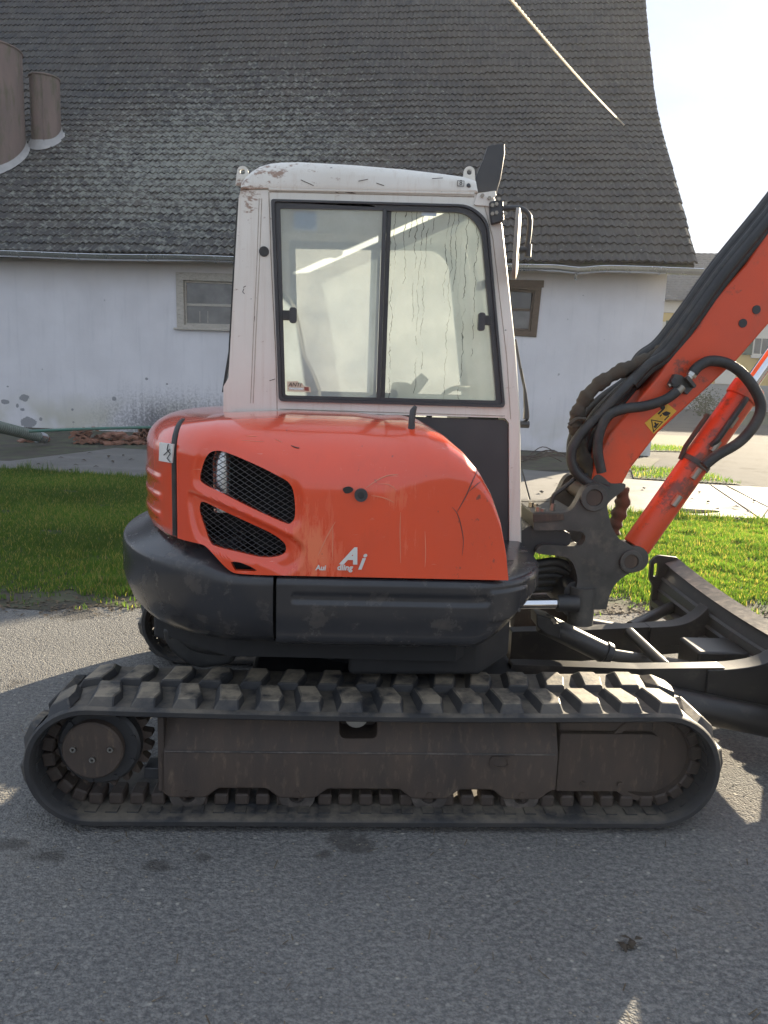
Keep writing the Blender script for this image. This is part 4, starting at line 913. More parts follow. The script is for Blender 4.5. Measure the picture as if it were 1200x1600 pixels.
# ---- upper structure outline in plan
def cw_out(phi): return Vector((-.42-.675*math.sin(phi), 1.0-.92*math.cos(phi), 0))
def hood_out(phi): return Vector((-.40-.585*math.sin(phi), 1.0-.91*math.cos(phi), 0))
def yh(x):
    if x >= -.40: return .09
    u = min(.9999, (-.40-x)/.585); return 1.0-.91*math.sqrt(1-u*u)
def fix(px, py_, fn, off=0.0):              # a pixel on the curved side surface
    y = .12
    for _ in range(14): q = E.at(px, py_, y); y = .5*y+.5*(fn(q.x)+off)
    return E.at(px, py_, y)
def shoulder(x): return sstep(-.50, -.64, x)
def cols_from(path, prof):
    out = []; k = len(path)
    for i, p in enumerate(path):
        t = (path[min(i+1, k-1)]-path[max(i-1, 0)]).normalized(); nrm = Vector((-t.y, t.x, 0)) ; out.append([(p.x+nrm.x*ins, p.y+nrm.y*ins, z) for z, ins in prof(p, i/(k-1))])
    return out
# counterweight: from the side gap round the tail
path_ = [Vector((-.372-.05*i/3, .08, 0)) for i in range(3)]+[cw_out(PI*i/60) for i in range(61)]+[Vector((-.42+.05*i/2, 1.92, 0)) for i in range(1, 3)]
def cwp(p, t):
    k = shoulder(p.x); zt = .922+.088*k; dp = .012*k
    bot = .655-.03*sstep(-.55, -.40, p.x)*0
    return [(.60, .55), (bot-.005, .22), (bot, .10), (bot+.012, .062), (bot+.05, .030), (bot+.11, .008), (.80, 0), (.885, 0), (.908+.020*k, .001), (.916+.024*k, .006), (.920+.027*k, .014), (.922+.052*k, .06+.02*k), (zt, .10+.03*k), (zt+.004, .20), (zt+.004, .55)]
tr = cols_from(path_[::-1], cwp)
MB().grid(tr).build('counterweight', M['black_gloss'], ex, smooth=40)
# the path runs clockwise seen from above in reverse order so insets go inward
# side skirt with pressed panel, from the gap to the front corner
fp = [Vector((-.360+.02*i, .08, 0)) for i in range(34)]
x_c = fp[-1].x; RX, RY = .66-x_c, .46
fp += [Vector((x_c+RX*math.sin(PI/2*i/24)**.9, .08+RY*(1-math.cos(PI/2*i/24)), 0)) for i in range(1, 25)]
fp += [Vector((.66+.003*i, .54+.10*i, 0)) for i in range(1, 4)]
sl0, sl1 = fix(453, 925, lambda x: .08), fix(768, 950, lambda x: .08)
slot = corner_poly([(sl0.x, sl1.z+.0), (sl1.x, sl1.z), (sl1.x, sl0.z), (sl0.x, sl0.z)], .03)
def skirt_cols():
    out = []; k = len(fp)
    for i, p in enumerate(fp):
        t = (fp[min(i+1, k-1)]-fp[max(i-1, 0)]).normalized(); nrm = Vector((-t.y, t.x, 0))
        lo = .662+.13*sstep(.33, .62, p.x); pr = [(lo+.02, .5), (lo-.004, .16), (lo, .05), (lo+.012, .022), (lo+.035, .008)]
        for j in range(26): pr.append((lo+.05+(.895-lo-.05)*j/25, 0))
        pr += [(.905, .002), (.914, .008), (.918, .02), (.920, .10), (.922, .5)]
        col = []
        for z, ins in pr:
            if ins == 0:
                d = sd_poly(slot, p.x, z); ins = .007*(1-sstep(-.012, .0, d))
                d2 = max(abs(p.x-.47)-.075, abs(z-.825)-.055); ins += -.006*(1-sstep(-.004, .006, d2))
                if z < .80: ins += .010*(sstep(.80, .70, z))
            col.append((p.x+nrm.x*ins, p.y+nrm.y*ins, z))
        out.append(col)
    return out
# finer columns for crisp pressing
fine = []
for i in range(len(fp)-1):
    for j in range(4): fine.append(fp[i].lerp(fp[i+1], j/4))
fp = fine+[fp[-1]]
MB().grid(skirt_cols()).build('side_skirt', M['black_gloss'], ex, smooth=40)
MB().cyl((.505, .165, .80), (.515, .15, .80), .008, 10).build('skirt_lock', M['plastic'], ex)
fs = [[(p.x, WID-p.y, z) for z in (.64, .92)]+[(p.x-.2, WID-p.y-.2, .922)] for p in fp]
MB().grid(fs).build('side_skirt', M['black_gloss'], ex, smooth=40)
mb = MB(); mb.slab([(-.85,.45),(-.55,.22),(.3,.20),(.5,.5),(.58,1.0),(.5,1.5),(.3,1.74),(-.55,1.74),(-.85,1.5)], .58, .90); mb.build('swing_frame', M['dark_in'], ex)
# drooping belly pieces under the tail
mb = MB(); q0, q1 = fix(255, 990, lambda x: .35), fix(345, 1040, lambda x: .35)
mb.tube(smooth_path([(q0.x-.0, .55, .66), (q0.x+.03, .48, .60), (q0.x+.12, .42, .555), (q0.x+.30, .40, .55), (q0.x+.55, .40, .57)], 5), .035, 8)
mb.build('belly_guard', M['rubber_hose'], ex, smooth=60)
MB().slab([(-.92,.62),(-.60,.40),(-.1,.45),(-.1,1.6),(-.60,1.6),(-.92,1.4)], .505, .60).build('belly_plate', M['dark_in'], ex, bevel=.02)
mb = MB(); mb.tube(smooth_path([(-.75,.6,.63),(-.6,.45,.56),(-.35,.42,.53),(-.1,.45,.55),(.2,.5,.56)], 5), .02, 8); mb.tube(smooth_path([(-.7,.7,.62),(-.5,.5,.545),(-.2,.47,.52),(.1,.5,.58)], 5), .016, 8); mb.build('belly_hose', M['rubber_hose'], ex, smooth=60)
MB().prism(poly([(252,982),(256,1002),(268,1022),(288,1038),(318,1046),(362,1040),(372,1020),(345,1008),(300,985)], .42), .42, 1.5).build('tail_guard', M['rubber_hose'], ex, bevel=.02)

# ---- engine hood (main side cover)
XG = -.735
fr_pts = [fix(px, py_, yh, .10) for px, py_ in ((640, 661), (668, 667), (698, 684), (724, 707), (746, 735), (762, 766), (775, 805), (783, 850), (786, 884))]
fx_ = [(q.x, q.z) for q in fr_pts]; XF = fx_[-1][0]
top_line = [(XG-.1, 1.425), (XG, 1.432), (-.6, 1.452), (-.35, 1.466), (-.1, 1.466), (fx_[0][0]-.08, 1.458)]+fx_
def ztop(x): return interp(top_line, x)
def zbot_h(x): return .926+.088*shoulder(x)
def hround(x):
    f = sstep(XF, fx_[0][0]-.1, x); g = sstep(-.76, -.30, x); h_ = max(.004, ztop(x)-zbot_h(x))
    return min((.11+.13*g)*f+.03*(1-f), h_*.9), (.16+.20*g)*f+.04*(1-f)
def hood_y(x, z):
    rz, ry = hround(x); zt = ztop(x); s_ = min(1, max(0, (z-(zt-rz))/rz)); return yh(x)+ry*(1-math.sqrt(1-s_*s_))
def fixh(px, py_):
    y = .12
    for _ in range(20): q = E.at(px, py_, y); y = .6*y+.4*hood_y(max(XG, q.x), min(q.z, ztop(q.x)))
    q = E.at(px, py_, y); return (q.x, q.z)
xs_h = [XG+(fx_[0][0]-XG)*i/110 for i in range(110)]
for i in range(len(fx_)-1):
    for j in range(7): xs_h.append(fx_[i][0]+(fx_[i+1][0]-fx_[i][0])*j/7)
xs_h.append(XF)
def zv(pts): return [fixh(a, c) for a, c in zm(pts, 180, 640, 3.53)]
ventU = round_poly(zv([(540,230),(610,238),(760,300),(900,370),(962,412),(986,480),(990,590),(968,628),(938,630),(800,570),(600,470),(490,415),(465,380),(478,315),(502,258)]), 3)
ventL = round_poly(zv([(462,530),(480,514),(560,550),(700,615),(850,685),(922,735),(940,770),(928,802),(880,820),(800,822),(680,795),(560,765),(520,740),(490,660),(462,575)]), 3)
ventS = zv([(638,842),(655,838),(690,843),(745,865),(782,887),(768,892),(662,887),(648,865)])
dish = round_poly(zv([(402,452),(470,470),(600,520),(800,612),(960,690),(1030,738),(1052,790),(1030,850),(980,890),(920,905),(800,850),(640,820),(520,775),(440,700),(405,560)]), 3)
def hood_pt(x, t):                        # t 0..1 wall, 1..2 rounded shoulder
    zt, zb = ztop(x), zbot_h(x); rz, ry = hround(x)
    if t <= 1: z, y = zb+(zt-rz-zb)*t, yh(x)
    else: a = PI/2*(t-1); z, y = zt-rz+rz*math.sin(a), yh(x)+ry*(1-math.cos(a))
    if x < -.15:
        y += .018*(1-sstep(-.020, .004, sd_poly(dish, x, z))) + .012*(1-sstep(.0, .038, sd_poly(ventU, x, z))) + .005*(1-sstep(.0, .02, sd_poly(ventL, x, z)))
    return (x, y, z)
def to_t(x, z):
    zt, zb = ztop(x), zbot_h(x); rz, ry = hround(x); zk = zt-rz
    return (z-zb)/(zk-zb) if z <= zk else 1+math.asin(min(1, (z-zk)/rz))/(PI/2)
KV = .42; holes_ = [[(a, to_t(a, c)) for a, c in P] for P in (ventU, ventL, ventS)]
hsc = [[(a, t*KV) for a, t in P] for P in holes_]
ts = [i/40 for i in range(41)]+[1+i/14 for i in range(1, 15)]
vv = []; ee = []
def loop_in(P):
    k = len(vv); vv.extend(Vector(q) for q in P); ee.extend((k+i, k+(i+1) % len(P)) for i in range(len(P)))
loop_in([(x, 0) for x in xs_h]+[(XF, t*KV) for t in ts[1:-1]]+[(x, 2*KV) for x in xs_h[::-1]]+[(XG, t*KV) for t in ts[1:-1][::-1]])
for P in hsc: loop_in(P)
for x in xs_h[1:-1]:
    for t in ts[1:-1]:
        if x > -.15 or all(abs(sd_poly(P, x, t*KV)) > .004 for P in hsc): vv.append(Vector((x, t*KV)))
ov, oe, of, *_r = geometry.delaunay_2d_cdt(vv, ee, [], 0, 1e-6)
mb = MB(); keepf = []
for f in of:
    cx_ = sum(ov[i].x for i in f)/3; ct = sum(ov[i].y for i in f)/3
    if cx_ > -.15 or all(sd_poly(P, cx_, ct) > 0 for P in hsc): keepf.append(tuple(f))
mb.add([hood_pt(q.x, q.y/KV) for q in ov], keepf)
for P in holes_:
    k = len(P); a_ = [Vector(hood_pt(*q)) for q in P]; mb.add(a_+[q+Vector((0, .022, 0)) for q in a_], [(i, (i+1) % k, k+(i+1) % k, k+i) for i in range(k)])
cols = []
for x in xs_h:
    p = hood_pt(x, 2); cols.append([(x, p[1]+(.79-p[1])*j/4, p[2]+.004*math.sin(PI*j/4)) for j in range(5)])
mb.grid(cols)
bk_ = [hood_pt(x, 0) for x in xs_h]; mb.grid([[q, (q[0], q[1]+.03, q[2]-.001)] for q in bk_])
el = [hood_pt(XG, t) for t in ts]; mb.grid([[q, (q[0]+.004, q[1]+.03, q[2]-.004)] for q in el])
hood = mb.build('engine_hood', M['red'], ex, smooth=35)
M['scratch'] = basic('pale_paint_scratch', (.80,.30,.18), .6); M['scuff'] = basic('dark_paint_scuff', (.12,.05,.04), .6)
def on_hood(pts, r_, mat, nm):
    P = []
    for a, c in smooth_path([(a, c, 0) for a, c in pts], 5) and [(q.x, q.y) for q in smooth_path([(a, c, 0) for a, c in pts], 5)]:
        x, z = fixh(a, c); P.append((x, hood_y(x, z)-r_*.3, z))
    return MB().tube(P, [r_*(.25+.75*math.sin(PI*(i+.5)/len(P))) for i in range(len(P))], 5).build(nm, M[mat], hood, smooth=60)
for pts, r_, mt_ in ([((747,733),(738,752),(728,775),(714,800)), .0022, 'scuff'], [((706,792),(714,802),(720,820),(724,845),(722,868)), .0016, 'scuff'], [((733,768),(745,757),(752,752)), .0014, 'scuff'],
                     [((572,762),(590,750),(606,743),(622,741)), .0022, 'scratch'], [((580,774),(600,778),(616,785)), .0016, 'scratch'], [((590,756),(607,757),(620,766)), .0013, 'scratch'],
                     [((385,681),(402,682)), .0012, 'scratch'], [((430,686),(441,691)), .0013, 'scratch'], [((455,696),(462,699),(468,700)), .0028, 'scuff'], [((378,688),(412,690)), .0010, 'scratch'],
                     [((626,800),(625,830),(626,880)), .0014, 'scratch'], [((664,830),(665,862),(664,886)), .0012, 'scratch'], [((524,815),(510,840),(497,868)), .0018, 'scratch'], [((520,822),(520,850),(519,876)), .0014, 'scratch']):
    on_hood(pts, r_, mt_, 'paint_'+mt_)
# woven grilles behind the openings
def grille(P, dy):
    mb = MB(); xs_ = [p[0] for p in P]; zs_ = [p[1] for p in P]; x0, x1, z0, z1 = min(xs_)-.01, max(xs_)+.01, min(zs_)-.01, max(zs_)+.01
    sp_ = .0155
    def flush(run):
        if len(run) > 2: mb.tube(run[::12]+[run[-1]], .0015, 3, False)
    for sgn in (1, -1):
        k0 = int(-(x1-x0+z1-z0)/sp_)-2
        for k in range(k0, -k0):
            pts = [(x0+(x1-x0)*i/90, z0+sgn*.62*(x1-x0)*i/90+k*sp_*1.25) for i in range(91)]
            run = []
            for a, c in pts:
                if z0 < c < z1 and sd_poly(P, a, c) < .006: run.append((a, hood_y(a, c)+dy+.0012*sgn, c))
                else: flush(run); run = []
            flush(run)
    return mb.build('vent_grille', M['plastic'], hood)
grille(ventU, .026); grille(ventL, .032)
# what is seen through the grilles
mb = MB(); mb.box(-.60, .30, .42, .76, .94, 1.36); mb.box(-.72, -.45, .50, .78, 1.0, 1.40); mb.build('engine_block', M['dark_in'], ex)
qx = fix(345, 745, yh, .08)
MB().tube([(qx.x, yh(qx.x)+.11, 1.12), (qx.x, yh(qx.x)+.11, 1.30), (qx.x+.01, yh(qx.x)+.12, 1.36)], [.03, .034, .03], 14).build('air_pipe', M['zinc'], ex, smooth=40)
MB().tube(smooth_path([(qx.x+.06, .36, 1.34), (qx.x+.2, .33, 1.30), (qx.x+.34, .33, 1.12), (qx.x+.30, .36, .98)], 5), .018, 8).build('engine_hose', M['rubber_hose'], ex, smooth=60)
MB().box(XG+.0, XG+.02, .40, .70, 1.0, 1.38).build('bulkhead', M['dark_in'], ex)
# lock cap, lettering, lift peg
lk = fix(564, 773, yh); MB().ring((lk.x, lk.z), .074, .092, .0225, .012, 24).build('lock_ring', M['plastic'], hood, smooth=30); MB().cyl((lk.x, .078, lk.z), (lk.x, .09, lk.z), .0125, 16).build('lock_barrel', M['steel_dark'], hood)
MB().prism(round_poly([(a, c) for a, c in poly([(536,763),(545,760),(552,764),(549,769),(541,771),(537,768)], .086)], 3), .0845, .0865).build('paint_chip', M['ink'], hood)
ysf = .0835
def tx(body, px0, py0, h_px, mat, shear=.0, axx=(1,0,0), off=0, dy=0.0, y=ysf, par=None, name='lettering'):
    o_ = E.at(px0, py0, y-dy); k = E.at(px0, py0-h_px, y-dy).z-o_.z
    return text(name, body, mat, par or hood, o_, k/.72, axx=axx, shear=shear, off=off)
tx('A', 533, 880, 25, M['sticker'], .42, off=.045); tx('i', 558.5, 889, 26, M['sticker'], .35, off=.025); tx('Aui', 493, 890.5, 8, M['sticker'], .12, off=.03); tx('dling', 526.5, 890.5, 9, M['sticker'], .12, off=.03)
pg = fix(643, 668, yh, .18)
MB().tube([(pg.x, pg.y, pg.z-.03), (pg.x, pg.y, pg.z+.03), (pg.x+.003, pg.y, pg.z+.06), (pg.x+.012, pg.y, pg.z+.078)], [.014, .012, .012, .006], 10).build('hood_handle', M['plastic'], hood, smooth=50)
# ---- rear hood round the tail, with three pressed ribs
phs = []
ph0 = math.asin(min(1, (-.40-(XG-.022))/.585)); 
phs = [ph0+(PI-2*ph0)*i/90 for i in range(91)]
ribz = [fix(262, py_, yh).z for py_ in (752, 777, 803)]
ribz = [1.215, 1.145, 1.075]
rp = [hood_out(p) for p in phs]
def rprof(p, t):
    pr = [(1.005, .03), (1.012, .012), (1.03, .004)]
    for j in range(34):
        z = 1.04+(1.295-1.04)*j/33; ins = 0
        for rz_ in ribz:
            g = z-rz_-.0
            if .035 < t < .93: ins -= .0055*(1-sstep(.004, .022, abs(g)))*sstep(.035, .07, t)
        pr.append((z, ins))
    pr += [(1.320+.125*math.sin(PI/2*j/10), .16*(1-math.cos(PI/2*j/10))) for j in range(1, 11)]+[(1.447, .24), (1.449, .34)]
    return pr
rh = MB().grid(cols_from(rp[::-1], rprof)).build('rear_hood', M['red'], ex, smooth=35)
# seal in the gap
mb = MB()
gp_ = [(XG-.011, yh(XG-.011)+.012, z) for z in [1.02+.02*i for i in range(16)]]+[(XG-.011, hood_pt(XG, t)[1]+.010, hood_pt(XG, t)[2]-.006) for t in (1.2,1.4,1.6,1.8,2.0)]+[(XG-.011, .55, 1.424)]
mb.tube(gp_, .0125, 8); mb.build('hood_seal', M['rubber_hose'], ex, smooth=60)
def on_tail(px, py_, off=-.003):
    y = .5
    for _ in range(30): q = E.at(px, py_, y); y = .7*y+.3*(yh(max(q.x, -.975))+off)
    return E.at(px, py_, y)
st = [on_tail(a, c, -.014) for a, c in ((249, 691), (270.5, 694), (268, 723.5), (248, 720))]
mbs = MB().add(st+[q+Vector((.004,.004,0)) for q in st], [(0,1,2,3),(4,5,6,7),(0,1,5,4),(1,2,6,5),(2,3,7,6),(3,0,4,7)]); stk = mbs.build('rear_sticker', M['sticker'], rh)
for pts_ in ([(263,694),(261,703),(266,709),(261,716),(266,722)], [(256,711),(261,706),(265,702)]):
    MB().tube([on_tail(a, c, -.019) for a, c in pts_], .0022, 4).build('sticker_mark', M['ink'], stk)
# ---- cab
YC = .80; YCF = 1.80; TH = .05
def cz(pts, y=YC): return poly(pts, y)
side = cz([(349,647),(349,604),(357,590),(361,520),(367,410),(373,309),(376,297),(420,296.5),(741,303.5),(763,302),(770,306),(783,352),(803,538),(811,647),(813,852),(796,852),(795.5,661),(789,653),(437,643),(432,647)])
win = corner_poly(cz([(424.6,312.5),(733,321),(762,345),(788,636),(436.7,626)]), [.012, .10, .10, .02, .02], 6)
def mir(o, y_old, name, mat, parent): pass
for y0, y1, nm in ((YC, YC+TH, 'cab_side'), (YCF-TH, YCF, 'cab_side')):
    cs = MB().prism(side, y0, y1, holes=[win[::-1]]).build(nm, M['white'], ex)
    if y0 == YC: cab_near = cs
    else: cab_far = cs
# roof: pressed shell
rt_px = [(380,288),(386,277),(394,269),(406,261),(422,256),(440,254),(470,253.5),(550,258),(632,265),(690,272),(724,277),(741,283)]
rl = [xz(a, c, YC+.06) for a, c in rt_px]
x_r0, x_r1 = rl[0][0], rl[-1][0]
lipz = lambda x: interp([(side[6][0], side[6][1]-.002), (side[7][0], side[7][1]), (side[8][0], side[8][1])], x)+.006
def roof_sec(x, zt):
    zl = min(lipz(x), zt-.002); h = zt-zl; Y0, Y1 = YC-.012, YCF+.012; col = [(x, Y0+.02, zl-.004), (x, Y0+.003, zl), (x, Y0, zl+h*.12), (x, Y0+.006, zl+h*.35)]
    for j in range(1, 9): a = PI/2*j/8; col.append((x, Y0+.006+.075*(1-math.cos(a)), zl+h*.35+h*.65*math.sin(a)))
    mid = [(x, Y0+(Y1-Y0)*t, zt+.02*math.sin(PI*t)*min(1, h/.1)) for t in (.2, .35, .5, .65, .8)]
    return col+mid+[(a, Y1-(b_-Y0), c) for a, b_, c in col[::-1]]
xsr = []
for i in range(len(rl)-1):
    for j in range(4): t = j/4; xsr.append((rl[i][0]+(rl[i+1][0]-rl[i][0])*t, rl[i][1]+(rl[i+1][1]-rl[i][1])*t))
xsr.append(rl[-1]); xsr = [(side[6][0]-.0, rl[0][1]-.05)]+xsr+[(rl[-1][0]+.006, rl[-1][1]-.04), (rl[-1][0]+.008, lipz(rl[-1][0])+.004)]
rf = MB().grid([roof_sec(a, c) for a, c in xsr]).build('cab_roof', M['white'], ex, smooth=40)
# white rim tube along the roof lip
MB().tube([(a, YC-.004, lipz(a)-.004) for a in [side[7][0]+(side[8][0]-side[7][0])*i/12 for i in range(13)]], .006, 6).build('roof_rim', M['white'], rf, smooth=60)
# rear posts, rear glass, front posts, windscreen, floor
def edge_pt(y, i): return Vector((side[i][0], y, side[i][1]))
rearl = [(-.0+side[i][0], side[i][1]) for i in (0, 1, 2, 3, 4, 5)]
mb = MB()
def strip_wall(mbx, pts, y0, y1, th):
    cols = [[(x, y0, z), (x+th, y0, z), (x+th, y1, z), (x, y1, z), (x, y0, z)] for x, z in pts]; mbx.grid(cols); k = len(pts)-1
    mbx.f.append((0,1,2,3)); mbx.f.append(tuple(5*k+j for j in range(4)))
rear_line = lambda z: interp(sorted([(p[1], p[0]) for p in rearl]), z)
strip_wall(mb, [(rear_line(z)+.004, z) for z in (1.445, 1.50, 1.56, 1.60)], YC+TH+.001, YCF-TH-.001, .03)
strip_wall(mb, [(rear_line(z)+.004, z) for z in (2.22, 2.28, 2.33)], YC+TH+.001, YCF-TH-.001, .03)
mb.build('cab_rear', M['white'], ex)
mb = MB(); strip_wall(mb, [(rear_line(z)-.006, z) for z in (1.545, 1.7, 1.9, 2.1, 2.285)], YC+.03, YCF-.03, .010); rg = mb.build('rear_window', M['glass_clear'], ex)
for yy in (YC+.022, YCF-.034):
    mb = MB(); strip_wall(mb, [(rear_line(z)-.010, z) for z in (1.53, 1.7, 1.9, 2.1, 2.30)], yy, yy+.012, .010)
    mb.build('rear_seal', M['rubber_hose'], rg)
fl = [(side[i][0], side[i][1]) for i in (10, 11, 12, 13, 14)]
for yy, par in ((YC+.045, cab_near), (YCF-.045, cab_far)):
    MB().tube([(x-.012, yy, z) for x, z in fl], .027, 12).build('front_pillar', M['white'], par, smooth=60)
front_line = lambda z: interp(sorted([(p[1], p[0]) for p in fl]), z)
mb = MB(); mb.tube([(front_line(2.36)-.02, YC+.06, 2.345), (front_line(2.36)-.02, YCF-.06, 2.345)], .03, 10); mb.tube([(front_line(1.5)-.01, YC+.06, 1.46), (front_line(1.5)-.01, YCF-.06, 1.46)], .022, 10); mb.build('front_crossbar', M['white'], ex, smooth=60)
mb = MB(); strip_wall(mb, [(front_line(z)-.012, z) for z in (.96, 1.2, 1.45, 1.8, 2.1, 2.335)], YC+.075, YCF-.075, .006); mb.build('windscreen', M['glass_clear'], ex)
mb = MB(); mb.box(side[0][0]+.08, .62, YC+TH+.003, YCF-TH-.003, .925, .96); mb.box(side[0][0]+.08, -.30, YC+TH+.003, YCF-TH-.003, .96, 1.36); mb.build('cab_floor', M['dark_in'], ex)
lp_ = cz([(434,649),(640,651),(789,656),(794.5,664),(795,852),(640,900),(434,800)], YC+.012)
MB().prism(lp_, YC+.012, YC+.03).build('lower_panel', M['plastic'], ex, bevel=.004)
MB().prism(lp_, YCF-.03, YCF-.012).build('lower_panel', M['glass_clear'], ex)
MB().box(xz(346,650,YC)[0], xz(436,650,YC)[0], YC-.004, YC+.06, 1.405, xz(390,648,YC)[1]-.003).build('cab_mount', M['rubber_hose'], ex, bevel=.006)
# side window: frame, two sliding panes, meeting rail, latches, stickers
glass = corner_poly(cz([(438,326),(727,332),(752,358),(776,626),(446,617.5)]), [.006, .085, .085, .01, .01], 6)
def inner(P, d):
    c = [sum(p[i] for p in P)/len(P) for i in (0, 1)]; return [(p[0]+(c[0]-p[0])*d, p[1]+(c[1]-p[1])*d) for p in P]
def window_set(yw, out_dir, near):
    wo = inner(win, -.004); wm = inner(win, .022)
    fr = MB().prism(wo, yw-.012, yw+.03, holes=[wm[::-1]]).build('window_frame', M['plastic'], ex, bevel=.004)
    MB().prism(inner(win, .0225), yw-.002, yw+.024, holes=[glass[::-1]]).build('inner_frame', M['plastic'], fr, bevel=.003)
    xm0, xm1 = xz(593,480,YC)[0], xz(599,480,YC)[0]; zt_, zb_ = xz(596,329,YC)[1], xz(596,623,YC)[1]
    MB().box(xm0, xm1, yw-.004, yw+.026, zb_-.004, zt_+.008).build('meeting_rail', M['plastic'], fr, bevel=.002)
    MB().box(xm1+.001, xm1+.020, yw+.010, yw+.015, zb_, zt_).build('pane_edge', M['steel_dark'], fr)
    eps = .002
    left = [p for p in glass]
    def clip(P, x0, keep_left):
        out = []; k = len(P)
        for i in range(k):
            a, b_ = P[i], P[(i+1) % k]; ia = (a[0] <= x0) == keep_left; ib = (b_[0] <= x0) == keep_left
            if ia: out.append(a)
            if ia != ib: t = (x0-a[0])/(b_[0]-a[0]); out.append((x0, a[1]+t*(b_[1]-a[1])))
        return out
    g2 = inner(glass, -.006)
    gm = (M['glass_near'], M['glass_front']) if near else (M['glass_far'], M['glass_far'])
    mb1 = MB(); PL = clip(g2, (xm0+xm1)/2, True); PR = clip(g2, (xm0+xm1)/2+.002, False)
    for P_, yy, gmat in ((PL, yw+.006, gm[0]), (PR, yw+.016, gm[1])):
        mbp = MB(); mbp.add([(a, yy, c) for a, c in P_], [tuple(range(len(P_)))]); mbp.build('window_pane', gmat, fr)
    return fr
wf = window_set(YC-.002, -1, True); window_set(YCF-.03, 1, False)
def latch(x0, x1, z0, z1, stem, y=YC-.02):
    a, c = xz(x0, z1, y), xz(x1, z0, y)
    l_ = MB().prism(corner_poly([(a[0], a[1]), (c[0], a[1]), (c[0], c[1]), (a[0], c[1])], .012), y-.022, y+.004).build('window_latch', M['plastic'], wf, bevel=.004)
    s0, s1 = xz(stem[0], stem[3], y), xz(stem[1], stem[2], y); MB().box(min(s0[0],s1[0]), max(s0[0],s1[0]), y-.002, y+.014, s0[1], s1[1]).build('latch_stem', M['steel_dark'], l_, bevel=.003)
latch(452.5, 464, 481, 505, (441, 453, 485, 500)); latch(745.5, 757.5, 489, 517, (757, 768, 493, 508))
k0, k1 = xz(752, 438, YC+.05), xz(764, 452, YC+.05); MB().box(k0[0], k1[0], YC+.03, YC+.05, k1[1], k0[1]).build('inner_latch', M['steel_dark'], wf, bevel=.004)
def decal(pts_px, y, mat, par, name, th=.0015): return MB().prism(poly(pts_px, y), y-th, y).build(name, mat, par)
YS = YC-.0005
decal([(658.5,331.5),(682,332.5),(682,338),(658.5,337)], YC+.012, M['sticker_blue'], wf, 'blue_sticker')
an = decal([(448.5,596),(466,595.5),(467,600),(472,598.5),(475,603),(485,604.5),(486,613),(449,611.5)], YC+.002, M['cream'], wf, 'window_sticker')
tx('ANTI', 450.5, 603.5, 6.2, M['ink'], .25, y=YC-.0005, par=an, off=.004); decal([(452,605.5),(474,606.5),(474,609.3),(452,608.3)], YC+.0002, M['zinc'], an, 'grey_bar', .0008)
decal([(475.5,604.5),(482.5,605),(482.5,611),(475.5,610)], YC+.0002, M['ink_red'], an, 'red_mark', .0008)
# paper taped inside and its scribbles
MB().prism(poly([(459.5,331),(495.5,332.5),(495.5,361),(459.5,359.5)], YC+.02), YC+.018, YC+.020).build('window_label', M['zinc'], wf)
# cab marks: grommet, manufacturer's square mark, lifting eyes
gq = xz(412.5, 393, YC); MB().cyl((gq[0], YC-.006, gq[1]), (gq[0], YC+.01, gq[1]), .0205, 24).build('grommet', M['rubber_hose'], cab_near, smooth=40, bevel=.003)
ma, mc = xz(714.5, 282, YC-.012), xz(725, 291.5, YC-.012)
mk = MB(); 
def rect_ring(x0, x1, z0, z1, w): return MB().prism([(x0,z0),(x1,z0),(x1,z1),(x0,z1)], YC-.0142, YC-.0130, holes=[[(x0+w,z0+w),(x0+w,z1-w),(x1-w,z1-w),(x1-w,z0+w)]])
em = rect_ring(ma[0], mc[0], mc[1], ma[1], .0022).build('square_mark', M['ink'], rf)
text('lettering', '8', M['ink'], em, (ma[0]+.0085, YC-.0135, mc[1]+.006), .026)
def eye(px, py_, y):
    a, c = xz(px, py_, y); P = [(a-.03, c-.055), (a+.03, c-.055)]+[(a+.023*math.cos(t), c+.023*math.sin(t)) for t in [PI*j/12 for j in range(13)]]
    return MB().prism(P, y-.008, y+.008, holes=[circ(a, c, .011, 16)[::-1]]).build('lifting_eye', M['white'], rf, bevel=.003)
eye(379.5, 269, YC+.09); eye(733, 269.5, YC+.09)
eq = xz(733,269.5,YC+.09)
# faint taped outlines and seam lines on the side panel
M['seam'] = basic('grey_seam_line', (.33,.27,.22), .7, col2=(.5,.45,.38), scale=30)
def line_px(pts, r_=.0016, mat='seam', y=YC, nm='seam_line'): return MB().tube([E.at(a, c, y-.0004) for a, c in pts], r_, 4).build(nm, M[mat], cab_near)
line_px([(405,310),(401,420),(396,520),(391.5,630)]); line_px([(409,310),(405,420),(400,520),(395.5,630)])
line_px([(421,299.5),(560,303),(741,307.5)], .0022); line_px([(437,639),(789,650)], .0018); line_px([(420,300),(424,420),(431,560),(433,640)], .0022)
line_px([(757,322),(770,372),(792,560),(798,655)], .0018)
for P in ([(381,451),(379,456),(382,459)], [(380,449),(384,447)], [(398,494),(397,503)], [(430,592),(421,595)], [(521,299),(530,302)], [(539,300),(558,303),(547,300)], [(424,295),(432,298)], [(588,286),(600,290)], [(675,279),(692,278)], [(470,281),(490,290)], [(560,283),(575,280)]): line_px(P, .0013, 'ink' if len(P) == 3 else 'rust_steel', YC if P[0][1] > 294 else YC-.012, 'scuff_mark')
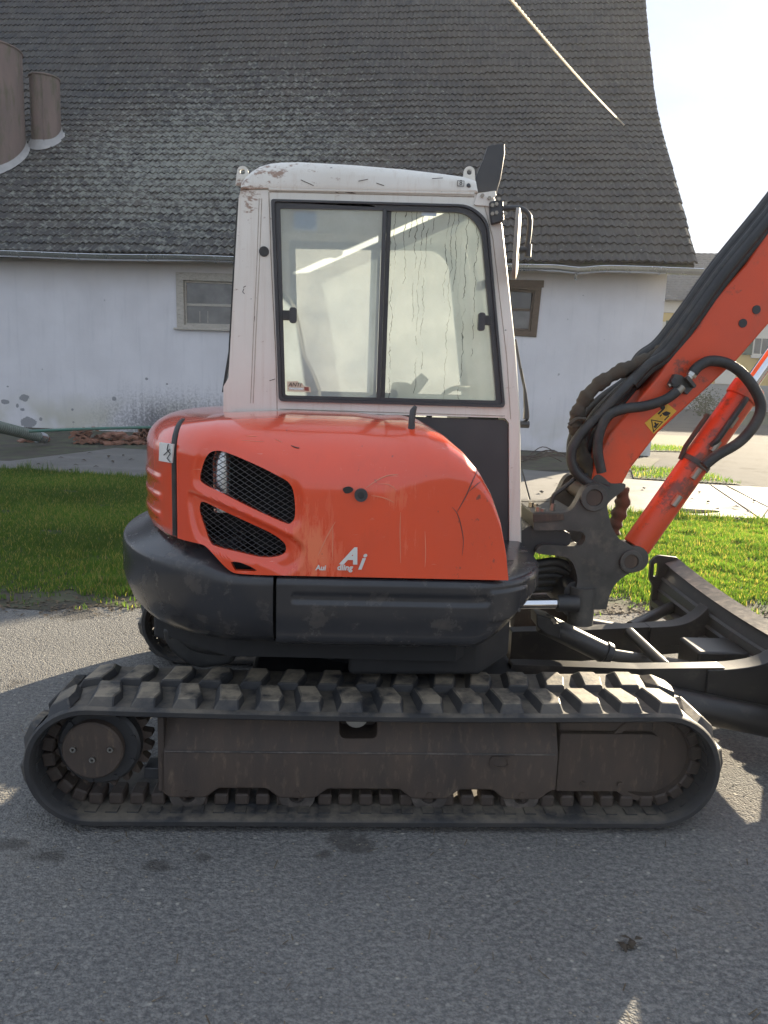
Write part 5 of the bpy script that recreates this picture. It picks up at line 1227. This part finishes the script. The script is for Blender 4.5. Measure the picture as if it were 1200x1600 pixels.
# visor / lamp on the roof's front corner
vis = zm([(215,30),(262,22),(305,17),(306,70),(298,125),(285,205),(268,262),(262,282),(228,276),(222,282),(150,284),(143,262),(139,226),(148,203),(170,150),(193,100)], 700, 220, 3.478)
v_ = MB().prism(poly(vis, YC+.12), YC+.11, YC+.15).build('sun_visor', M['plastic'], ex, bevel=.006)
vf = [xz(a, c, YC+.15) for a, c in zm([(305,17),(308,70),(300,125),(287,205),(270,262)], 700, 220, 3.478)]
cols = [[(x-.012, YC+.152, z), (x, YC+.152, z), (x+.0, YCF-.16, z), (x-.012, YCF-.16, z), (x-.012, YC+.152, z)] for x, z in vf]
MB().grid(cols).build('visor_sheet', M['plastic'], v_)
MB().prism(poly(vis, YC+.12), YCF-.16, YCF-.12).build('visor_end', M['plastic'], v_, bevel=.006)
MB().tube([(xz(731,290,YC-.0)[0], YC-.012, xz(731,290,YC)[1]), (xz(737,296,YC)[0], YC+.02, xz(737,296,YC)[1]), (xz(746,303,YC)[0], YC+.10, xz(746,303,YC)[1])], .008, 8).build('lamp_wire', M['plastic'], v_, smooth=60)
bk = MB().prism(poly(zm([(160,286),(258,272),(262,300),(232,318),(228,360),(205,355),(150,352),(140,345)], 700, 220, 3.478), YC-.006), YC-.010, YC-.001).build('visor_bracket', M['white'], ex, bevel=.002)
for a, c in ((754, 305), (765, 309)): MB().cyl((xz(a,c,YC-.02)[0], YC-.020, xz(a,c,YC-.02)[1]), (xz(a,c,YC-.02)[0], YC-.009, xz(a,c,YC-.02)[1]), .008, 6).build('bolt', M['brass'], bk)
# mirror with its clamp and arm
mc_ = MB().prism(poly(zm([(222,335),(282,322),(296,330),(300,440),(236,458),(228,420)], 700, 220, 3.478), YC-.01), YC-.03, YC+.05).build('mirror_clamp', M['plastic'], ex, bevel=.006)
for a, c in zm([(240,352),(262,345),(240,398),(262,392),(275,318),(310,342),(310,396)], 700, 220, 3.478):
    p = xz(a, c, YC-.03); MB().cyl((p[0], YC-.040, p[1]), (p[0], YC-.029, p[1]), .008, 6).build('bolt', M['brass'], mc_)
am = [Vector((*(E.at(a, c, YC-.02).xz), 0)) for a, c in zm([(296,368),(350,365),(390,368),(425,385),(444,415),(445,460),(438,530),(430,580)], 700, 220, 3.478)]
MB().tube(smooth_path([(p.x, YC-.02, p.y) for p in am], 5), .0105, 10).build('mirror_arm', M['plastic'], mc_, smooth=60)
a0, a1 = xz(378+0, 0, YC), 0
p0_, p1_ = [E.at(a, c, YC-.02) for a, c in zm([(376,592),(436,590)], 700, 220, 3.478)]
MB().tube([p0_, p1_], .012, 10).build('mirror_joint', M['plastic'], mc_, smooth=60); MB().tube([p1_+Vector((0,0,-.03)), p1_+Vector((0,0,.02))], .014, 8).build('mirror_joint', M['plastic'], mc_)
mt, mbm = E.at(802.8, 330, YC-.02), E.at(803.5, 438, YC-.02); hm = (mt.z-mbm.z)/2; cx_ = E.at(803.5, 384, YC-.02)
cols = []
for j in range(28):
    t = 2*PI*j/28; sy, sz = .085*np.sign(math.cos(t))*abs(math.cos(t))**.6, hm*np.sign(math.sin(t))*abs(math.sin(t))**.6
    cols.append([(cx_.x-.010, YC-.06+sy*.9, cx_.z+sz*.96), (cx_.x-.008, YC-.06+sy, cx_.z+sz), (cx_.x+.006, YC-.06+sy, cx_.z+sz), (cx_.x+.013, YC-.06+sy*.7, cx_.z+sz*.8), (cx_.x+.014, YC-.06, cx_.z)])
cols = [[(a+(b_-YC+.06)*.235, b_, c) for a, b_, c in cc] for cc in cols]
mh = MB().grid(cols, True); mh.f.append(tuple(5*j for j in range(28))); mh.build('mirror', M['mirror_back'], mc_, smooth=40)
# wiper parked before the windscreen
wp = [E.at(a, c, YC+.10) for a, c in ((805,530), (813,575), (821,615), (825,648), (822,657), (811,661))]
w_ = MB().tube(smooth_path(wp, 4), .006, 6).build('wiper_arm', M['plastic'], ex, smooth=60)
MB().prism(poly([(814,575),(817,598),(818,640),(817,655),(824,655),(825,645),(822,615)], YC+.10), YC+.08, YC+.10).build('wiper_cover', M['plastic'], w_, bevel=.003)
MB().tube([wp[-1]+Vector((-.02,0,-.005)), wp[-1]+Vector((.045,0,-.005))], .016, 8).build('wiper_pivot', M['plastic'], w_)
# seat, levers, console inside
sb = poly([(436,600),(436,452),(446,448),(458,462),(468,500),(476,545),(492,578),(500,600),(502,640),(436,640)], 1.28)
sb = [(a, c-.03) for a, c in sb]
seat = MB().prism(sb, 1.10, 1.48).build('seat_back', M['seat'], ex, bevel=.04, seg=3)
MB().box(sb[0][0], sb[0][0]+.52, 1.06, 1.52, 1.36, 1.48).build('seat_cushion', M['seat'], ex, bevel=.05, seg=3)
jl = [E.at(a, c, 1.02) for a, c in ((640,622),(652,602),(664,588))]
MB().tube([jl[0]+Vector((-.02,0,-.16)), jl[0], jl[1], jl[2]], [.012, .02, .028, .024], 10).build('control_lever', M['plastic'], ex, smooth=60)
MB().box(xz(612,620,1.0)[0], xz(640,620,1.0)[0], .90, 1.10, 1.30, xz(620,597,1.0)[1]).build('side_console', M['plastic'], ex, bevel=.02)
MB().tube(smooth_path([(.22, 1.0, 1.40), (.32, 1.0, 1.56), (.45, 1.2, 1.58), (.45, 1.5, 1.57)], 5), .012, 8).build('grab_rail', M['plastic'], ex, smooth=60)
# a row of dash stuff along the windscreen foot
MB().box(.42, .56, .95, 1.70, 1.36, 1.50).build('front_console', M['plastic'], ex, bevel=.02)
# ---- swing bracket between cab and boom
def z8(pts): return zm(pts, 780, 680, 2.857)
def z7(pts): return zm(pts, 790, 300, 2.927)
def z5(pts): return zm(pts, 1000, 380, 5.0)
BY0, BY1 = .865, 1.095
CK0 = .80
cheek = round_poly(poly(z8([(372,250),(395,222),(430,212),(470,222),(498,255),(500,278),(483,312),(488,350),(500,400),(520,440),(545,470),(600,500),(628,540),(628,575),(600,605),(560,630),(520,665),(495,710),(480,772),(470,778),(390,778),(382,765),(380,700),(345,688),(350,650),(340,600),(320,560),(280,540),(178,530),(168,510),(200,490),(300,495),(362,492),(383,470),(381,445),(358,430),(300,425),(170,425),(155,415),(155,400),(155,355),(160,345),(285,345),(325,330),(352,290)]), CK0), 3)
sw = MB().prism(cheek, CK0, CK0+.055).build('swing_bracket', M['cast'], ex, bevel=.010, seg=2)
MB().prism(cheek, BY1+.012, BY1+.065).build('bracket_cheek', M['cast'], sw, bevel=.010)
MB().prism(poly(z8([(155,347),(285,347),(340,335),(345,424),(158,424)]), CK0), CK0+.056, BY1+.011).build('bracket_head', M['cast'], sw, bevel=.008)
MB().prism(poly(z8([(182,502),(372,500),(440,560),(470,640),(450,770),(392,770),(384,700),(350,686),(345,610),(320,560),(280,538),(182,528)]), CK0), CK0+.056, BY1+.011).build('bracket_web', M['cast'], sw, bevel=.008)
pp = poly(z8([(420,278),(585,562)]), CK0)
for (a, c), r_ in zip(pp, (.060, .052)):
    MB().ring((a, c), CK0-.016, CK0-.001, r_, r_*.62, 28).build('pin_boss', M['cast'], sw, smooth=30, bevel=.003)
    MB().cyl((a, CK0-.010, c), (a, BY1+.07, c), r_*.60, 20).build('pin', M['rust_steel'], sw, smooth=40)
for a, c in poly(z8([(168,338),(188,346),(178,342)]), CK0+.05)[:2]:
    for yy in (CK0+.03, CK0+.16): MB().cyl((a, yy, c-.02), (a, yy, c+.022), .013, 6).build('bolt', M['brass'], sw)
MB().prism(poly(z8([(150,352),(290,352),(292,378),(152,390)]), CK0-.01), CK0-.012, CK0-.002).build('cap_plate', M['rust_steel'], sw, bevel=.004)
gp2 = [E.at(a, c, CK0+.06) for a, c in z8([(237,338),(236,300),(244,268),(275,245),(312,215),(345,190),(395,178)])]
MB().tube(smooth_path(gp2, 5), .010, 8).build('grease_pipe', M['rubber_hose'], sw, smooth=60)
MB().cyl(gp2[0]+Vector((0,0,-.01)), gp2[0]+Vector((0,0,.035)), .013, 6).build('pipe_union', M['brass'], sw)
# frame lugs holding the bracket, swing cylinder
sup = round_poly(poly(z8([(60,450),(100,425),(140,405),(180,420),(290,428),(315,445),(318,472),(300,490),(200,490),(165,515),(150,545),(120,560),(60,560)]), CK0+.04), 3)
MB().prism(sup, CK0+.035, BY1+.03).build('swing_lug', M['steel_dark'], ex, bevel=.012)
lowl = round_poly(poly(z8([(285,775),(290,700),(300,675),(330,655),(410,655),(425,668),(385,700),(383,775),(360,812),(310,812)]), CK0+.02), 3)
MB().prism(lowl, CK0+.02, BY1+.04).build('swing_lug', M['steel_dark'], ex, bevel=.010)
k0 = E.at(*z8([(350,655)])[0], CK0+.10); k1 = E.at(*z8([(350,815)])[0], CK0+.10)
MB().cyl((k0.x, CK0+.02, k1.z), (k0.x, CK0+.02, k0.z), .058, 24).build('swing_post', M['cast'], ex, smooth=40)
r0_, r1_ = E.at(800, 944, CK0-.03), E.at(872, 943, CK0-.03)
MB().cyl(r0_, r1_, .023, 20).build('swing_rod', M['chrome'], ex, smooth=60)
MB().cyl(r1_-Vector((.006,0,0)), r1_+Vector((.09,0,0)), .038, 16).build('rod_eye', M['steel_dark'], ex, smooth=40)
mb_l = [(165,575),(168,600),(172,628),(178,655),(184,684)]
for i, (a, c) in enumerate(mb_l):
    P = [E.at(*q, CK0+.10+.03*i) for q in z8([(a-90, c+10), (a, c), (250, c-10+i*3), (320, c+18), (345, c+60), (360, c+120)])]
    MB().tube(smooth_path(P, 5), .021, 10).build('hydraulic_hose', M['rubber_hose'], ex, smooth=60)
# ---- boom
bpts = [(924,752),(930,728),(940,704),(952,678),(995,628),(1029,587),(1050,553),(1084,519),(1118,467),(1166,413),(1200,361),(1290,243),(1400,128),(1560,50),(1640,60),(1640,170),(1560,190),(1440,262),(1300,398),(1200,508),(1152,563),(1097,614),(1029,676),(986,732),(969,764),(953,784),(935,788),(922,772)]
boom = MB().prism(poly(bpts, BY0), BY0, BY1).build('boom', M['boomred'], ex, bevel=.012, seg=3)
# welded flange edges
for seq in ((4,5,6,7,8,9,10,11,12,13),):
    pass
ft = poly(z8([(415,205),(440,175),(470,190),(500,215),(560,215),(560,240),(535,262),(500,290),(470,320),(430,325),(400,300)]), BY0-.004)
MB().prism(round_poly(ft, 3), BY0-.004, BY1+.004).build('boom_foot', M['cast'], boom, bevel=.004)
for a, c in poly(z7([(1147,538),(1085,600)]), BY0-.001): MB().cyl((a, BY0-.003, c), (a, BY0+.01, c), .019, 16).build('plug', M['steel_dark'], boom, smooth=40)
# hoses lying on the boom and looping down to the bracket
top = [(1640,30),(1545,24),(1402,100),(1288,222),(1196,338),(1126,424),(1076,494),(1037,545),(1006,576)]
loops = [[(972,610),(935,650),(910,675),(893,705),(898,735),(925,758),(950,765)],
         [(985,604),(950,640),(922,665),(905,690),(905,725),(925,748),(950,758)],
         [(980,600),(948,628),(925,655),(912,690),(912,722),(930,742),(955,750)],
         [(990,612),(958,648),(935,668),(918,698),(918,728),(936,748),(958,755)],
         [(992,618),(962,652),(940,676),(925,705),(926,730),(940,745),(960,752)],
         [(976,596),(940,622),(912,650),(893,688),(896,728),(918,752),(945,762)]]
for i, lp_ in enumerate(loops):
    yy = BY0+.015+i*.040
    off = [0, -5, 10, 2, 14, -9][i]
    t2 = [(a+off*.45, c+off*.6) for a, c in top]
    P = [E.at(a, c, yy) for a, c in t2]+[E.at(a, c, yy-.04*(i == 0)) for a, c in lp_]
    MB().tube(smooth_path(P, 6), .0225-.002*(i % 2), 10).build('hydraulic_hose', M['rubber_hose'], boom, smooth=60)
for i, (off, yy) in enumerate(((16, BY0+.02), (-12, BY0+.08), (-15, BY0+.15), (20, BY0+.11), (8, BY0-.012))):
    t2 = [(a+off*.6, c+off*.7) for a, c in top[:-1]]+[(1008+off*.6, 566+off*.6), (985+off*.3, 596+off*.4)]
    P = [E.at(a, c, yy) for a, c in t2]
    MB().tube(smooth_path(P, 6), .022, 10).build('hydraulic_hose', M['rubber_hose'], boom, smooth=60)
slv = [E.at(a, c, BY0+.04) for a, c in ((1060,520),(1035,548),(1003,566),(965,582),(930,605),(908,633),(899,660),(903,685),(912,715),(926,745))]
sp_ = smooth_path(slv, 8); MB().tube(sp_, [.031+.004*math.sin(i*.9)+.003*math.sin(i*2.3) for i in range(len(sp_))], 12).build('hose_sleeve', M['sleeve'], boom, smooth=60)
cl = [E.at(a, c, BY0-.02) for a, c in ((889,664),(901,655),(915,655))]
MB().tube(smooth_path(cl, 4), .010, 6).build('hose_tie', M['sleeve'], boom, smooth=60)
# line to the boom cylinder with its block
YH = BY0-.045
hu = [E.at(a, c, YH) for a, c in ((1082,583),(1092,572),(1110,564),(1136,568),(1160,584),(1180,610),(1189,636),(1180,662),(1156,690),(1120,712),(1100,728))]
MB().tube(smooth_path(hu, 6), .0235, 12).build('cylinder_hose', M['rubber_hose'], boom, smooth=60)
hl = [E.at(a, c, YH) for a, c in ((1058,611),(1040,624),(1010,634),(975,639),(950,650),(937,675),(934,705),(940,738))]
MB().tube(smooth_path(hl, 6), .0225, 12).build('cylinder_hose', M['rubber_hose'], boom, smooth=60)
blk = MB().prism(poly(z7([(748,882),(776,832),(806,838),(862,878),(864,892),(832,928),(808,912)]), BY0-.03), BY0-.03, BY0+.005).build('valve_block', M['cast'], boom, bevel=.004)
MB().prism(poly(z7([(820,852),(832,840),(868,886),(858,898)]), BY0-.05), BY0-.065, BY0-.031).build('block_flange', M['cast'], blk, bevel=.003)
for a, c in poly(z7([(768,864),(826,908)]), BY0-.035): MB().cyl((a, BY0-.042, c), (a, BY0-.029, c), .013, 12).build('bolt', M['plastic'], blk)
def cylpx(name, a, b_, r_, mat, y, par, n=14): return MB().cyl(E.at(*a, y), E.at(*b_, y), r_, n).build(name, mat, par, smooth=40)
cylpx('hose_union', z7([(835,858)])[0], z7([(872,806)])[0], .017, M['bright_metal'], YH, blk); cylpx('hose_union', z7([(812,892)])[0], z7([(780,922)])[0], .016, M['brass'], YH, blk)
cylpx('union_nut', z7([(846,842)])[0], z7([(856,828)])[0], .022, M['bright_metal'], YH, blk, 6); cylpx('elbow', z7([(752,884)])[0], z7([(745,888)])[0], .01, M['brass'], BY0-.03, blk)
# warning sign
wsn = MB().prism(poly(z5([(35,1405),(105,1490),(285,1310),(215,1255)]), BY0), BY0-.0022, BY0-.0004).build('warning_sticker', M['yellow'], boom)
yw = BY0-.0036
tr_o = poly(z5([(84,1376),(180,1394),(102,1478)]), BY0); tr_i = inner(tr_o, .22)
MB().prism(tr_o, yw, yw+.001, holes=[tr_i[::-1]]).build('triangle_mark', M['ink'], wsn)
MB().prism(poly(z5([(108,1402),(120,1398),(128,1410),(140,1404),(146,1412),(134,1424),(126,1440),(112,1446),(104,1430),(116,1420)]), BY0), yw, yw+.001).build('symbol_mark', M['ink'], wsn)
cq = poly(z5([(204,1312)]), BY0)[0]; rr_ = .021
MB().prism([cq]+[(cq[0]+rr_*math.cos(t), cq[1]+rr_*math.sin(t)) for t in [-.3-2.4*j/12 for j in range(13)]], yw, yw+.001).build('symbol_mark', M['ink'], wsn)
MB().prism([(cq[0]-.018+.011*math.cos(2*PI*j/12), cq[1]+.016+.011*math.sin(2*PI*j/12)) for j in range(12)], yw, yw+.001).build('symbol_mark', M['ink'], wsn)
for s_ in (((135,1330),(145,1340),(185,1300),(178,1292)), ((150,1350),(156,1356),(170,1342),(164,1336)), ((186,1380),(191,1386),(226,1350),(220,1345))): MB().prism(poly(z5(s_), BY0), yw, yw+.001).build('symbol_mark', M['ink'], wsn)
# ---- boom cylinder below the boom
CY = .98
c0, c1, c2 = E.at(984, 868, CY), E.at(1169, 606, CY), E.at(1330, 378, CY)
dv = (c1-c0).normalized()
bc = MB().cyl(c0+dv*.05, c1, .066, 28).build('boom_cylinder', M['cylred'], ex, smooth=40, bevel=.006)
MB().cyl(c1-dv*.06, c1+dv*.012, .074, 28).build('cylinder_gland', M['cylred'], bc, smooth=40, bevel=.006)
MB().cyl(c1, c2, .034, 20).build('cylinder_rod', M['chrome'], bc, smooth=60)
MB().ring((c2.x, c2.z), CY-.07, CY+.07, .06, .025, 20).build('rod_eye', M['cylred'], bc)
MB().ring((c0.x, c0.z), CY-.075, CY+.075, .062, .025, 20).build('cylinder_foot', M['cast'], bc, smooth=30)
sd = Vector((-dv.z, 0, dv.x)); nv = Vector((0, -1, 0))
base_ = c0+dv*.62+nv*.066+sd*.015
MB().tube([base_, base_+nv*.02+dv*.03, c1+nv*.082+sd*.014-dv*.10, c1+nv*.070+sd*.010-dv*.06], .014, 10).build('cylinder_pipe', M['steel_dark'], bc, smooth=60)
MB().tube([c0+dv*.50+sd*.07, c0+dv*.56+sd*.085, c1-dv*.2+sd*.085], .012, 8).build('cylinder_pipe', M['rust_steel'], bc, smooth=60)
for f_ in (.34, .50, .66, .80):
    p = c0+(c1-c0)*f_+nv*.072; MB().cyl(p-dv*.02, p+dv*.035, .016, 8).build('pipe_union', M['brass'], bc)
MB().cyl(c0+(c1-c0)*.56-dv*.012, c0+(c1-c0)*.56+dv*.012, .071, 28).build('cylinder_band', M['cast'], bc, smooth=40)
# dark flexible boot hanging behind the bracket
P = [E.at(a, c, BY1+.10) for a, c in z8([(545,235),(552,290),(535,350),(515,400),(505,440)])]
MB().tube(smooth_path(P, 5), [.035+.006*math.sin(i*1.4) for i in range(21)], 10).build('hose_sleeve', M['sleeve'], boom, smooth=60)
# ---- dozer blade: curved sheet, top beam, ribs, end plates, arms, ram
bl = empty  # keep name short for the sheet below
XB = 1.80
shp = [(XB+.085, .575), (XB+.050, .53), (XB+.015, .46), (XB+.0, .38), (XB+.005, .31), (XB+.03, .25)]
def dip(y, z): return -.058*math.sin(PI*min(1, max(0, y/1.96)))**.8*max(0, (z-.25)/.33)
def bar_y(prof, y0, y1, n=28):            # a section carried across the blade, whose upper edge dips toward the middle
    cols = []
    for i in range(n+1):
        y = y0+(y1-y0)*i/n; cols.append([(a, y, c+dip(y, c)) for a, c in prof]+[(prof[0][0], y, prof[0][1]+dip(y, prof[0][1]))])
    mb = MB().grid(cols); k = len(prof)+1
    tri = geometry.tessellate_polygon([[Vector((a, c, 0)) for a, c in prof]])
    mb.f += [tuple(t) for t in tri]+[tuple(n*k+q for q in reversed(t)) for t in tri]; return mb
sheet = shp+[(a+.022, c) for a, c in shp[::-1]]
bld = bar_y(sheet, .03, 1.93).build('dozer_blade', M['blade_black'], ex, smooth=40)
bar_y([(XB+.028,.568),(XB+.112,.597),(XB+.124,.580),(XB+.060,.545)], .026, 1.934, 40).build('top_lip', M['worn_metal_glint'], bld, smooth=30)
for zr, xr in ((.475, .018), (.405, .003)): bar_y([(XB+xr,zr+.012),(XB+xr-.014,zr),(XB+xr,zr-.012)], .04, 1.92).build('rib', M['blade_black'], bld, smooth=30)
bar_y([(XB+.0,.345),(XB-.040,.335),(XB-.040,.300),(XB+.003,.290)], .05, 1.91).build('rib', M['blade_black'], bld, smooth=30)
MB().prism([(XB+.028,.255),(XB+.055,.255),(XB+.085,.215),(XB+.060,.210)], .0, 1.96).build('cutting_edge', M['rust_steel'], bld, bevel=.003)
for y0 in (.0, 1.935):
    ep = corner_poly([(XB+.115,.600),(XB-.02,.612),(XB-.058,.575),(XB-.058,.46),(XB-.030,.42),(XB-.03,.25),(XB+.04,.215),(XB+.07,.24),(XB+.03,.32),(XB+.04,.45)], [.02,.05,.05,.03,.02,.03,.02,.01,.06,.06], 6)
    hl_ = corner_poly([(XB-.036,.478),(XB-.010,.478),(XB-.010,.562),(XB-.036,.562)], .012)
    MB().prism(ep, y0, y0+.025, holes=[hl_[::-1]]).build('end_plate', M['blade_black'], bld, bevel=.005)
for y0, A_ in ((.53, poly([(1150,1044)], .52)[0]), (1.30, poly([(1085,977)], 1.30)[0])):
    xa, za = min(A_[0], 1.62), A_[1]-.003
    gs = smooth_path([(xa-.12,za-.010,0),(xa,za,0),(xa+(1.795-xa)*.45,za+.02,0),(xa+(1.795-xa)*.8,za+.06,0),(1.80,za+.105,0)], 4)
    MB().prism([(q.x, q.y) for q in gs]+[(1.812,za+.06),(1.812,.27),(xa-.12,.27)], y0-.012, y0+.085).build('gusset', M['blade_black'], bld, bevel=.004)
na = poly([(800,1040),(1000,1046.5),(1135,1044.5)], .52); fa = poly([(800,987),(900,985),(1085,977)], 1.30)
def arm(pts, y0, y1, h): return MB().prism(corner_poly(pts+[(pts[-1][0], pts[-1][1]-h), (pts[0][0]+.0, pts[0][1]-h*1.3)], .01), y0, y1).build('blade_arm', M['blade_black'], ex, bevel=.010)
arm(na, .53, .60, .15); arm(fa, 1.30, 1.38, .15)
t0, t1 = E.at(1015, 1090, .50), E.at(1320, 1152, .46)
MB().tube([t0, t1], .066, 20).build('blade_strut', M['blade_black'], ex, smooth=60)
MB().tube([(t0.x, WID-.50, t0.z), (t1.x, WID-.40, t1.z)], .047, 16).build('blade_strut', M['blade_black'], ex, smooth=60)
MB().tube([E.at(984, 988, 1.28), E.at(1040, 1042, .62)], .026, 12).build('cross_tube', M['blade_black'], ex, smooth=60)
MB().tube([E.at(985, 980, 1.40), E.at(1050, 948, 1.72)], .032, 12).build('cross_tube', M['blade_black'], ex, smooth=60)
ra, rb_, rc_ = E.at(845, 972, .93), E.at(948, 1022, .93), E.at(1075, 1042, .93)
ram = MB().cyl(ra, rb_, .050, 22).build('blade_cylinder', M['steel_dark'], ex, smooth=40, bevel=.006)
MB().cyl(rb_-(rb_-ra)*.06, rb_+(rb_-ra)*.03, .058, 22).build('cylinder_gland', M['steel_dark'], ram, smooth=40, bevel=.005)
MB().cyl(rb_, rc_, .030, 16).build('cylinder_rod', M['cast'], ram, smooth=60)
MB().prism(poly(z8([(165,795),(235,818),(272,850),(270,905),(200,880),(165,850)]), .88), .87, .99).build('ram_bracket', M['steel_dark'], ram, bevel=.006)
for a, c in poly(z8([(238,822),(246,834)]), .87): MB().cyl((a, .86, c), (a, .872, c), .009, 6).build('bolt', M['brass'], ram)
MB().box(1.55, 1.80, .84, 1.06, .22, .40).build('ram_clevis', M['blade_black'], bld, bevel=.015)

# ---- the arm and the bucket, past the right edge of the picture
tip = E.at(1600, 115, CY)
arm_p = [(tip.x-.05, tip.z+.10), (tip.x+.16, tip.z+.02), (tip.x+.10, tip.z-.35), (tip.x-.28, .98), (tip.x-.46, 1.0), (tip.x-.16, tip.z-.35)]
am_ = MB().prism(arm_p, CY-.09, CY+.09).build('arm', M['boomred'], ex, bevel=.012)
bx = tip.x-.40
bs_ = [(bx-.12,1.05),(bx+.12,.98),(bx+.30,.70),(bx+.22,.30),(bx-.02,.10),(bx-.34,.13),(bx-.40,.16),(bx-.06,.30),(bx+.06,.55),(bx-.06,.82)]
bkt = MB().prism(bs_, CY-.28, CY-.26); bkt.prism(bs_, CY+.26, CY+.28); 
shell_ = [(bx+.12,.98),(bx+.30,.70),(bx+.22,.30),(bx-.02,.10),(bx-.34,.13)]
bkt.prism(shell_+[(a-.02, c+.015) for a, c in shell_[::-1]], CY-.258, CY+.258)
bk2 = bkt.build('bucket', M['steel_dark'], ex, bevel=.004); bk2['kind'] = 'stuff'; del bk2['kind']
for i in range(5): MB().prism([(bx-.30,.135),(bx-.34,.11),(bx-.46,.14),(bx-.34,.165)], CY-.25+.11*i, CY-.19+.11*i).build('bucket_tooth', M['rust_steel'], bk2, bevel=.004)

# ------------------------------------------------------------------ thin haze added to imitate the veil of lens glare
HAZE = 0.0010
hm, hn, hl2, hb_ = newmat('glare_veil_air'); hn.remove(hb_)
pv = hn.new('ShaderNodeVolumePrincipled'); pv.inputs['Density'].default_value = HAZE; pv.inputs['Anisotropy'].default_value = .2; pv.inputs['Color'].default_value = (.93, .94, .96, 1)
hl2.new(pv.outputs[0], hn['Material Output'].inputs['Volume'])
hz_ = MB().box(-405, 405, -305, 905, -1.02, max(26.0, far_end.z+1)).build('haze', hm)
tag(hz_, 'thin haze added over the whole yard to imitate lens glare', 'haze', kind='stuff')
